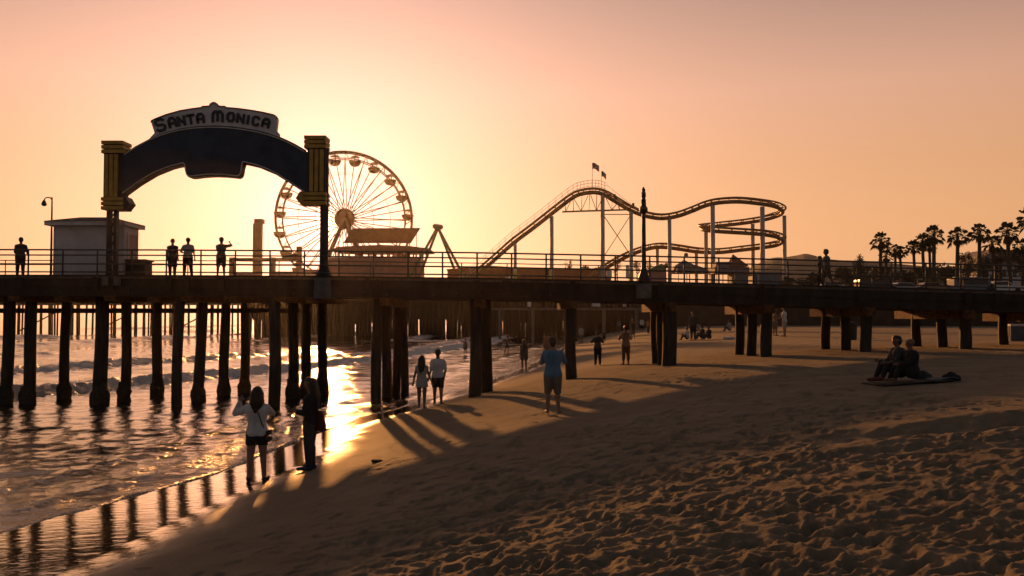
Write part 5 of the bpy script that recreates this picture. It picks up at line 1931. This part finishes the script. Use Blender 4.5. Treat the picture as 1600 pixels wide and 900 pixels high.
def mat_sand():
    m, nt, b = nodes_of('beach_sand')
    L = nt.links
    N = nt.nodes.new
    tc = N('ShaderNodeTexCoord')
    aw, ad = N('ShaderNodeAttribute'), N('ShaderNodeAttribute')
    aw.attribute_name, ad.attribute_name = 'wet', 'damp'
    n1 = N('ShaderNodeTexNoise')
    n1.inputs['Scale'].default_value = 1.1
    n1.inputs['Detail'].default_value = 8
    n1.inputs['Roughness'].default_value = .65
    L.new(tc.outputs['Object'], n1.inputs['Vector'])
    r = N('ShaderNodeValToRGB')
    r.color_ramp.elements[0].position, r.color_ramp.elements[1].position = .3, .72
    r.color_ramp.elements[0].color = (.215, .170, .119, 1)
    r.color_ramp.elements[1].color = (.35, .275, .194, 1)
    L.new(n1.outputs['Fac'], r.inputs[0])
    # specks of debris
    n3 = N('ShaderNodeTexVoronoi')
    n3.inputs['Scale'].default_value = 9
    L.new(tc.outputs['Object'], n3.inputs['Vector'])
    sp = N('ShaderNodeMath')
    sp.operation = 'LESS_THAN'
    sp.inputs[1].default_value = .055
    L.new(n3.outputs['Distance'], sp.inputs[0])
    mxs = N('ShaderNodeMix')
    mxs.data_type = 'RGBA'
    sm = N('ShaderNodeMath')
    sm.operation = 'MULTIPLY'
    sm.inputs[1].default_value = .6
    L.new(sp.outputs[0], sm.inputs[0])
    L.new(sm.outputs[0], mxs.inputs[0])
    L.new(r.outputs[0], mxs.inputs[6])
    mxs.inputs[7].default_value = (.07, .05, .035, 1)
    md = N('ShaderNodeMix')
    md.data_type = 'RGBA'
    L.new(ad.outputs['Fac'], md.inputs[0])
    L.new(mxs.outputs[2], md.inputs[6])
    md.inputs[7].default_value = (.265, .198, .132, 1)
    mw = N('ShaderNodeMix')
    mw.data_type = 'RGBA'
    L.new(aw.outputs['Fac'], mw.inputs[0])
    L.new(md.outputs[2], mw.inputs[6])
    mw.inputs[7].default_value = (.10, .068, .042, 1)
    L.new(mw.outputs[2], b.inputs['Base Color'])
    def blend(dry, dmp, wt):
        a_ = N('ShaderNodeMapRange')
        a_.inputs['To Min'].default_value, a_.inputs['To Max'].default_value = dry, dmp
        L.new(ad.outputs['Fac'], a_.inputs['Value'])
        b_ = N('ShaderNodeMapRange')
        b_.inputs['To Max'].default_value = wt
        L.new(a_.outputs[0], b_.inputs['To Min'])
        L.new(aw.outputs['Fac'], b_.inputs['Value'])
        return b_.outputs[0]
    L.new(blend(.85, .72, .10), b.inputs['Roughness'])
    L.new(blend(.25, .32, .6), b.inputs['Specular IOR Level'])
    mc = N('ShaderNodeMapRange')
    mc.inputs['From Min'].default_value, mc.inputs['From Max'].default_value = .55, .95
    L.new(aw.outputs['Fac'], mc.inputs['Value'])
    L.new(mc.outputs[0], b.inputs['Coat Weight'])
    b.inputs['Coat IOR'].default_value = 2.8
    b.inputs['Coat Tint'].default_value = (1, .90, .72, 1)
    b.inputs['Coat Roughness'].default_value = .04
    # dry grain bump, wet ripple bump
    n2 = N('ShaderNodeTexNoise')
    n2.inputs['Scale'].default_value = 34
    n2.inputs['Detail'].default_value = 6
    n2.inputs['Roughness'].default_value = .75
    L.new(tc.outputs['Object'], n2.inputs['Vector'])
    inv = N('ShaderNodeMath')
    inv.operation = 'SUBTRACT'
    inv.inputs[0].default_value = 1
    L.new(aw.outputs['Fac'], inv.inputs[1])
    n5 = N('ShaderNodeTexNoise')
    n5.inputs['Scale'].default_value = 11
    n5.inputs['Detail'].default_value = 8
    n5.inputs['Roughness'].default_value = .8
    L.new(tc.outputs['Object'], n5.inputs['Vector'])
    mix5 = N('ShaderNodeMath')
    mix5.operation = 'MULTIPLY_ADD'
    mix5.inputs[1].default_value = 1.8
    L.new(n5.outputs['Fac'], mix5.inputs[0])
    L.new(n2.outputs['Fac'], mix5.inputs[2])
    gr = N('ShaderNodeMath')
    gr.operation = 'MULTIPLY'
    L.new(mix5.outputs[0], gr.inputs[0])
    L.new(inv.outputs[0], gr.inputs[1])
    b1 = N('ShaderNodeBump')
    b1.inputs['Strength'].default_value = .7
    b1.inputs['Distance'].default_value = .035
    L.new(gr.outputs[0], b1.inputs['Height'])
    mp = N('ShaderNodeMapping')
    mp.inputs['Scale'].default_value = (1.1, 4.2, 1)
    mp.inputs['Rotation'].default_value = (0, 0, R(14))
    L.new(tc.outputs['Object'], mp.inputs[0])
    n4 = N('ShaderNodeTexNoise')
    n4.inputs['Scale'].default_value = 1.5
    n4.inputs['Detail'].default_value = 3
    L.new(mp.outputs[0], n4.inputs['Vector'])
    b2 = N('ShaderNodeBump')
    b2.inputs['Strength'].default_value = .4
    b2.inputs['Distance'].default_value = .018
    L.new(n4.outputs['Fac'], b2.inputs['Height'])
    L.new(b1.outputs[0], b.inputs['Normal'])
    L.new(b2.outputs[0], b.inputs['Coat Normal'])
    return m


o = link('beach', beach_me, mat_sand())
tag(o, 'sandy beach sloping to the sea, smooth and wet at left, trampled at right', kind='structure')

# ------------------------------------------------------------------ sea
NA2, NR2 = 760, 1250
ang2 = np.linspace(R(62), R(-14), NA2)
rad2 = 5.0 * np.exp(np.linspace(0, math.log(1500 / 5.0), NR2))
AA, RR = np.meshgrid(ang2, rad2)
WX, WY = -RR * np.sin(AA), RR * np.cos(AA)
edge_n = .35 * fbm(WY * .45, WY * 0 + 3.3, 21, 3)
s = WX - shore(WY) + edge_n
off = np.maximum(-s, 0)
Zw = np.zeros_like(WX)
tot = np.zeros_like(WX)
cell = np.maximum(RR * (ang2[0] - ang2[-1]) / NA2, RR * math.log(300) / NR2)
sd = math.atan2(1, .17)         # direction of travel, roughly +x (towards the beach)
wr_ = np.random.default_rng(3)
for i in range(46):
    lam = .35 * (1.105 ** i)
    th = wr_.normal(R(-50), R(38))
    kx, ky = math.cos(th) * 2 * math.pi / lam, math.sin(th) * 2 * math.pi / lam
    amp = .0049 * lam ** .35 * wr_.uniform(.6, 1.3)
    fade = sstep(2.2, 5, lam / cell)
    Zw += amp * fade * np.sin(kx * WX + ky * WY + wr_.uniform(0, 6.28) + .8 * fbm(WX / lam * .12, WY / lam * .12, i, 2))
calm = sstep(0, 4, off) * .6 + .4
Zw *= calm
foam = np.zeros_like(WX)
vn = fbm(WY * .06, WX * .02, 33, 3)
for (o0, y0, slope, amp, wid, fo, seed) in ((2.9, 22, .0, .05, .45, .25, 1), (1.1, 18, .0, .03, .3, .25, 6), (15.8, 47, -.24, .36, 1.1, 1.15, 2), (19.5, 48, -.2, .16, 1.3, .9, 3), (28, 58, -.2, .30, 2.0, .9, 4), (43, 70, 0, .40, 2.8, .45, 5), (60, 80, 0, .45, 3.5, .6, 7), (82, 100, 0, .5, 4, .6, 8), (120, 120, 0, .5, 5, .5, 9)):
    cen = o0 + slope * (WY - y0) * np.exp(-np.abs(WY - y0) / 60) + .05 * o0 * fbm(WY * .08, WY * 0 + seed, seed, 3) + .5 * wid * fbm(WY * .5, WX * .2, seed + 50, 2)
    e = (off - cen) / wid
    gate = sstep(-.75, .25, fbm(WY * .05 + seed * 3.7, WY * 0 + seed, seed + 90, 2) + (.4 if seed in (1, 2, 6) else 0))
    h = np.where(e < 0, np.exp(-(e * 2.0) ** 2), np.exp(-(e * .75) ** 2))
    Zw += amp * h * gate
    ff = np.where(e < .15, np.exp(-((e + .55) * 1.3) ** 2), 0) * gate * fo
    tail = np.where(e >= .0, np.exp(-e * .35), 0) * gate * fo * .42
    foam = np.maximum(foam, np.maximum(ff, tail))
    if fo > .8:
        Zw += .26 * ff * (fbm(WX * 2.2, WY * 2.2, 70, 4) + .1) + .09 * ff * fbm(WX * 7, WY * 7, 71, 3)
# swash lip and foam line at the edge
Zw += .017 * np.exp(-((off - .14) / .12) ** 2) * (.6 + .6 * fbm(WY * 2.2, WX * 2.2, 22, 2))
foam = np.maximum(foam, .62 * np.exp(-((off - .08) / .09) ** 2))
foam = np.maximum(foam, .42 * sstep(4.5, .8, off) * sstep(.0, .3, fbm(WX * 1.3, WY * 1.3, 25, 3) + .05))
bz = beach_base(WX, WY)
Zw = np.where(s > 0, np.minimum(Zw, bz - .03 - .25 * np.minimum(s, 1)), np.maximum(Zw, bz + .004))
# whitewater near the far pier
for px, py, a, b_ in ((655, 530, 9, 5), (690, 527, 6, 4)):
    c = at(px, py, 120)
    c = V((c.x, 118, 0))
    foam = np.maximum(foam, .8 * np.exp(-((WX - c.x) / a) ** 2 - ((WY - c.y) / b_) ** 2))
sea_me = grid_mesh('sea', WX, WY, Zw, {'foam': np.clip(foam, 0, 1), 'shallow': np.exp(-off / 2.5)})


def mat_sea():
    m, nt, b = nodes_of('sea_water')
    L = nt.links
    N = nt.nodes.new
    tc = N('ShaderNodeTexCoord')
    af, sh_ = N('ShaderNodeAttribute'), N('ShaderNodeAttribute')
    af.attribute_name, sh_.attribute_name = 'foam', 'shallow'
    mx = N('ShaderNodeMix')
    mx.data_type = 'RGBA'
    L.new(sh_.outputs['Fac'], mx.inputs[0])
    mx.inputs[6].default_value = (.014, .017, .018, 1)
    mx.inputs[7].default_value = (.05, .038, .028, 1)
    n = N('ShaderNodeTexNoise')
    n.inputs['Scale'].default_value = 3.2
    n.inputs['Detail'].default_value = 8
    n.inputs['Roughness'].default_value = .7
    L.new(tc.outputs['Object'], n.inputs['Vector'])
    vo = N('ShaderNodeTexVoronoi')
    vo.feature = 'DISTANCE_TO_EDGE'
    vo.inputs['Scale'].default_value = 6.5
    wv = N('ShaderNodeVectorMath')
    wv.operation = 'MULTIPLY_ADD'
    wv.inputs[1].default_value = (.35, .35, 0)
    L.new(n.outputs['Color'], wv.inputs[0])
    L.new(tc.outputs['Object'], wv.inputs[2])
    L.new(wv.outputs[0], vo.inputs['Vector'])
    lace = N('ShaderNodeMapRange')
    lace.inputs['From Min'].default_value, lace.inputs['From Max'].default_value = 0, .14
    lace.inputs['To Min'].default_value, lace.inputs['To Max'].default_value = .34, 0
    L.new(vo.outputs['Distance'], lace.inputs['Value'])
    ad0 = N('ShaderNodeMath')
    ad0.operation = 'ADD'
    L.new(n.outputs['Fac'], ad0.inputs[0])
    L.new(lace.outputs[0], ad0.inputs[1])
    ad = N('ShaderNodeMath')
    ad.operation = 'ADD'
    L.new(ad0.outputs[0], ad.inputs[0])
    L.new(af.outputs['Fac'], ad.inputs[1])
    mr = N('ShaderNodeMapRange')
    mr.inputs['From Min'].default_value, mr.inputs['From Max'].default_value = 1.02, 1.55
    L.new(ad.outputs[0], mr.inputs['Value'])
    mf = N('ShaderNodeMix')
    mf.data_type = 'RGBA'
    L.new(mr.outputs[0], mf.inputs[0])
    L.new(mx.outputs[2], mf.inputs[6])
    mf.inputs[7].default_value = (.85, .80, .78, 1)
    L.new(mf.outputs[2], b.inputs['Base Color'])
    rr = N('ShaderNodeMapRange')
    rr.inputs['To Min'].default_value, rr.inputs['To Max'].default_value = .04, .7
    L.new(mr.outputs[0], rr.inputs['Value'])
    L.new(rr.outputs[0], b.inputs['Roughness'])
    b.inputs['IOR'].default_value = 2.1
    b.inputs['Specular Tint'].default_value = (1, .92, .76, 1)
    mp = N('ShaderNodeMapping')
    mp.inputs['Scale'].default_value = (1.0, .65, 1)
    L.new(tc.outputs['Object'], mp.inputs[0])
    n2 = N('ShaderNodeTexNoise')
    n2.inputs['Scale'].default_value = 4.2
    n2.inputs['Detail'].default_value = 6
    n2.inputs['Roughness'].default_value = .6
    L.new(mp.outputs[0], n2.inputs['Vector'])
    b1 = N('ShaderNodeBump')
    b1.inputs['Strength'].default_value = .45
    b1.inputs['Distance'].default_value = .045
    L.new(n2.outputs['Fac'], b1.inputs['Height'])
    n3 = N('ShaderNodeTexNoise')
    n3.inputs['Scale'].default_value = 22
    n3.inputs['Detail'].default_value = 5
    L.new(tc.outputs['Object'], n3.inputs['Vector'])
    g = N('ShaderNodeMath')
    g.operation = 'MULTIPLY'
    L.new(n3.outputs['Fac'], g.inputs[0])
    L.new(mr.outputs[0], g.inputs[1])
    b2 = N('ShaderNodeBump')
    b2.inputs['Strength'].default_value = .8
    b2.inputs['Distance'].default_value = .06
    L.new(g.outputs[0], b2.inputs['Height'])
    L.new(b1.outputs[0], b2.inputs['Normal'])
    L.new(b2.outputs[0], b.inputs['Normal'])
    return m


o = link('sea_water', sea_me, mat_sea())
tag(o, 'sea with low waves running in under the pier', kind='structure')
# hills
m = MB()
pr = [(1150, 430), (1200, 405), (1225, 402), (1245, 399), (1258, 396.5), (1270, 398.5), (1290, 404), (1330, 408), (1400, 412), (1500, 420), (1700, 426), (1900, 440)]
pts = crom([at(a, b, 600) for a, b in pr], 5)
rows = []
for f, dz in ((0, 0), (.35, .22), (.6, .5), (.85, .85), (1, 1), (1.2, .6), (1.4, 0)):
    yy_ = 450 + 150 * f
    rows.append([(p.x * yy_ / 600, yy_, 4.5 + max(0, p.z - 4.5) * yy_ / 600 * dz * (1 + .03 * math.sin(p.x * .08 + f * 4) * (f != 1))) for p in pts])
n = len(pts)
m.add([q for r in rows for q in r], [(i * n + j, i * n + j + 1, (i + 1) * n + j + 1, (i + 1) * n + j) for i in range(len(rows) - 1) for j in range(n - 1)])
tag(m.build('hills', M('hazy_hill_scrub', (.16, .14, .11), .9, .3, .05, .2), smooth=True), 'pale low hill on the horizon behind the walking pair', kind='structure')

# ------------------------------------------------------------------ air
HAZE = .00009
bx_ = MB().box((0, 750, 22), (3300, 1700, 56))
hz = bx_.build('haze', None)
hm = bpy.data.materials.new('sea_haze')
hm.use_nodes = True
nt = hm.node_tree
for nn in list(nt.nodes):
    if nn.type == 'BSDF_PRINCIPLED':
        nt.nodes.remove(nn)
pv = nt.nodes.new('ShaderNodeVolumePrincipled')
pv.inputs['Color'].default_value = (.95, .9, .85, 1)
pv.inputs['Density'].default_value = HAZE
pv.inputs['Anisotropy'].default_value = .82
outn = [x for x in nt.nodes if x.type == 'OUTPUT_MATERIAL'][0]
nt.links.new(pv.outputs[0], outn.inputs['Volume'])
hz.data.materials.append(hm)
hz['kind'] = 'stuff'
hz['label'] = 'thin golden sea haze'

# ------------------------------------------------------------------ light
SUN_AZ = math.atan((513 - 800) / F)          # from the view axis, negative to the left
SUN_EL = R(8.5)
sv = V((math.sin(SUN_AZ) * math.cos(SUN_EL), math.cos(SUN_AZ) * math.cos(SUN_EL), math.sin(SUN_EL)))
sl = bpy.data.lights.new('sun', 'SUN')
sl.energy = 3.2
sl.angle = R(.6)
sl.color = (1, .40, .11)
so = bpy.data.objects.new('sun', sl)
so.rotation_euler = (-sv).to_track_quat('-Z', 'Y').to_euler()
COL.objects.link(so)
gl = at(513, 350, 100) - V((0, 0, CZ))        # bright core of the sky
gl.normalize()

w = bpy.data.worlds.new('World')
scene.world = w
w.use_nodes = True
nt = w.node_tree
nt.nodes.clear()
N, L = nt.nodes.new, nt.links
out = N('ShaderNodeOutputWorld')
sky = N('ShaderNodeTexSky')
sky.sky_type = 'NISHITA'
sky.sun_disc = False
sky.sun_elevation = SUN_EL
sky.sun_rotation = SUN_AZ
sky.dust_density = 4
sky.air_density = 1.5
bg1 = N('ShaderNodeBackground')
bg1.inputs['Strength'].default_value = .005
L.new(sky.outputs[0], bg1.inputs['Color'])
tc = N('ShaderNodeTexCoord')
nm = N('ShaderNodeVectorMath')
nm.operation = 'NORMALIZE'
L.new(tc.outputs['Generated'], nm.inputs[0])
sep = N('ShaderNodeSeparateXYZ')
L.new(nm.outputs[0], sep.inputs[0])
dt = N('ShaderNodeVectorMath')
dt.operation = 'DOT_PRODUCT'
dt.inputs[1].default_value = gl
L.new(nm.outputs[0], dt.inputs[0])


def math_(op, a, b=None, c=None, clamp=False):
    n = N('ShaderNodeMath')
    n.operation = op
    n.use_clamp = clamp
    for i, x in enumerate((a, b, c)):
        if x is None:
            continue
        if isinstance(x, (int, float)):
            n.inputs[i].default_value = x
        else:
            L.new(x, n.inputs[i])
    return n.outputs[0]


theta = math_('ARCCOSINE', math_('MINIMUM', dt.outputs['Value'], .999999))       # angle from the sun, radians
deg = math_('MULTIPLY', theta, 180 / math.pi)
ramp = N('ShaderNodeValToRGB')                                # colour with height
L.new(math_('MAXIMUM', sep.outputs['Z'], 0.0), ramp.inputs[0])
cr = ramp.color_ramp
stops = [(0, (.72, .36, .165)), (.08, (.74, .37, .17)), (.16, (.66, .335, .17)), (.24, (.61, .325, .22)), (.33, (.35, .215, .175)), (.46, (.13, .095, .085)), (1, (.025, .028, .035))]
cr.elements[0].position, cr.elements[0].color = stops[0][0], stops[0][1] + (1,)
cr.elements[1].position, cr.elements[1].color = stops[1][0], stops[1][1] + (1,)
for p_, c_ in stops[2:]:
    e = cr.elements.new(p_)
    e.color = c_ + (1,)
# brightness falls away from the sun
side = N('ShaderNodeMapRange')
side.interpolation_type = 'SMOOTHSTEP'
side.inputs['From Min'].default_value, side.inputs['From Max'].default_value = 36, 100
side.inputs['To Min'].default_value, side.inputs['To Max'].default_value = 1.0, .10
L.new(deg, side.inputs['Value'])
base = N('ShaderNodeVectorMath')
base.operation = 'SCALE'
L.new(ramp.outputs[0], base.inputs[0])
L.new(side.outputs[0], base.inputs['Scale'])


def lobe(prev, width, amp, color, gauss=False):
    x = math_('DIVIDE', deg, width)
    if gauss:
        x = math_('MULTIPLY', x, x)
    g = math_('MULTIPLY', math_('EXPONENT', math_('MULTIPLY', x, -1.0)), amp)
    sc = N('ShaderNodeVectorMath')
    sc.operation = 'SCALE'
    sc.inputs[0].default_value = color
    L.new(g, sc.inputs['Scale'])
    ad = N('ShaderNodeVectorMath')
    ad.operation = 'ADD'
    L.new(prev, ad.inputs[0])
    L.new(sc.outputs[0], ad.inputs[1])
    return ad.outputs[0]


c = lobe(base.outputs[0], .55, 7, (1, .78, .42), True)
c = lobe(c, 4.0, .35, (1, .80, .62), True)
c = lobe(c, 8.5, .75, (.40, .16, .62))
c = lobe(c, 16, 1.0, (.80, .39, .18))
back = N('ShaderNodeMapRange')                                # cool dusk sky behind the camera
back.interpolation_type = 'SMOOTHSTEP'
back.inputs['From Min'].default_value, back.inputs['From Max'].default_value = 60, 130
back.inputs['To Min'].default_value, back.inputs['To Max'].default_value = 0, 1
L.new(deg, back.inputs['Value'])
bsc = N('ShaderNodeVectorMath')
bsc.operation = 'SCALE'
bsc.inputs[0].default_value = (.060, .070, .082)
L.new(back.outputs[0], bsc.inputs['Scale'])
bad = N('ShaderNodeVectorMath')
bad.operation = 'ADD'
L.new(c, bad.inputs[0])
L.new(bsc.outputs[0], bad.inputs[1])
low = N('ShaderNodeMapRange')                                 # nothing shines from under the horizon
low.inputs['From Min'].default_value, low.inputs['From Max'].default_value = -.06, -.01
low.inputs['To Min'].default_value, low.inputs['To Max'].default_value = .12, 1
L.new(sep.outputs['Z'], low.inputs['Value'])
lsc = N('ShaderNodeVectorMath')
lsc.operation = 'SCALE'
L.new(bad.outputs[0], lsc.inputs[0])
L.new(low.outputs[0], lsc.inputs['Scale'])
c = lsc.outputs[0]
bg2 = N('ShaderNodeBackground')
bg2.inputs['Strength'].default_value = .7
L.new(c, bg2.inputs['Color'])
add = N('ShaderNodeAddShader')
L.new(bg1.outputs[0], add.inputs[0])
L.new(bg2.outputs[0], add.inputs[1])
L.new(add.outputs[0], out.inputs['Surface'])

# ------------------------------------------------------------------ camera and render settings
cd = bpy.data.cameras.new('camera')
cam = bpy.data.objects.new('camera', cd)
COL.objects.link(cam)
cam.location = (0, 0, CZ)
cam.rotation_euler = (math.pi / 2 + PITCH, 0, 0)
cd.sensor_width = 36
cd.lens = F / 1600 * 36
cd.clip_start, cd.clip_end = .1, 6000
scene.camera = cam
vs_ = scene.view_settings
vs_.view_transform = 'Standard'
vs_.look = 'None'
vs_.exposure = .5
vs_.gamma = 1
scene.render.engine = 'CYCLES'
scene.cycles.use_denoising = True
scene.cycles.max_bounces = 6
scene.cycles.diffuse_bounces = 3
scene.cycles.glossy_bounces = 3
scene.cycles.volume_bounces = 0
scene.cycles.sample_clamp_indirect = 4
for o in list(bpy.data.objects):
    if o.get('_h') is not None:
        del o['_h']
bpy.data.objects.remove(TMP)
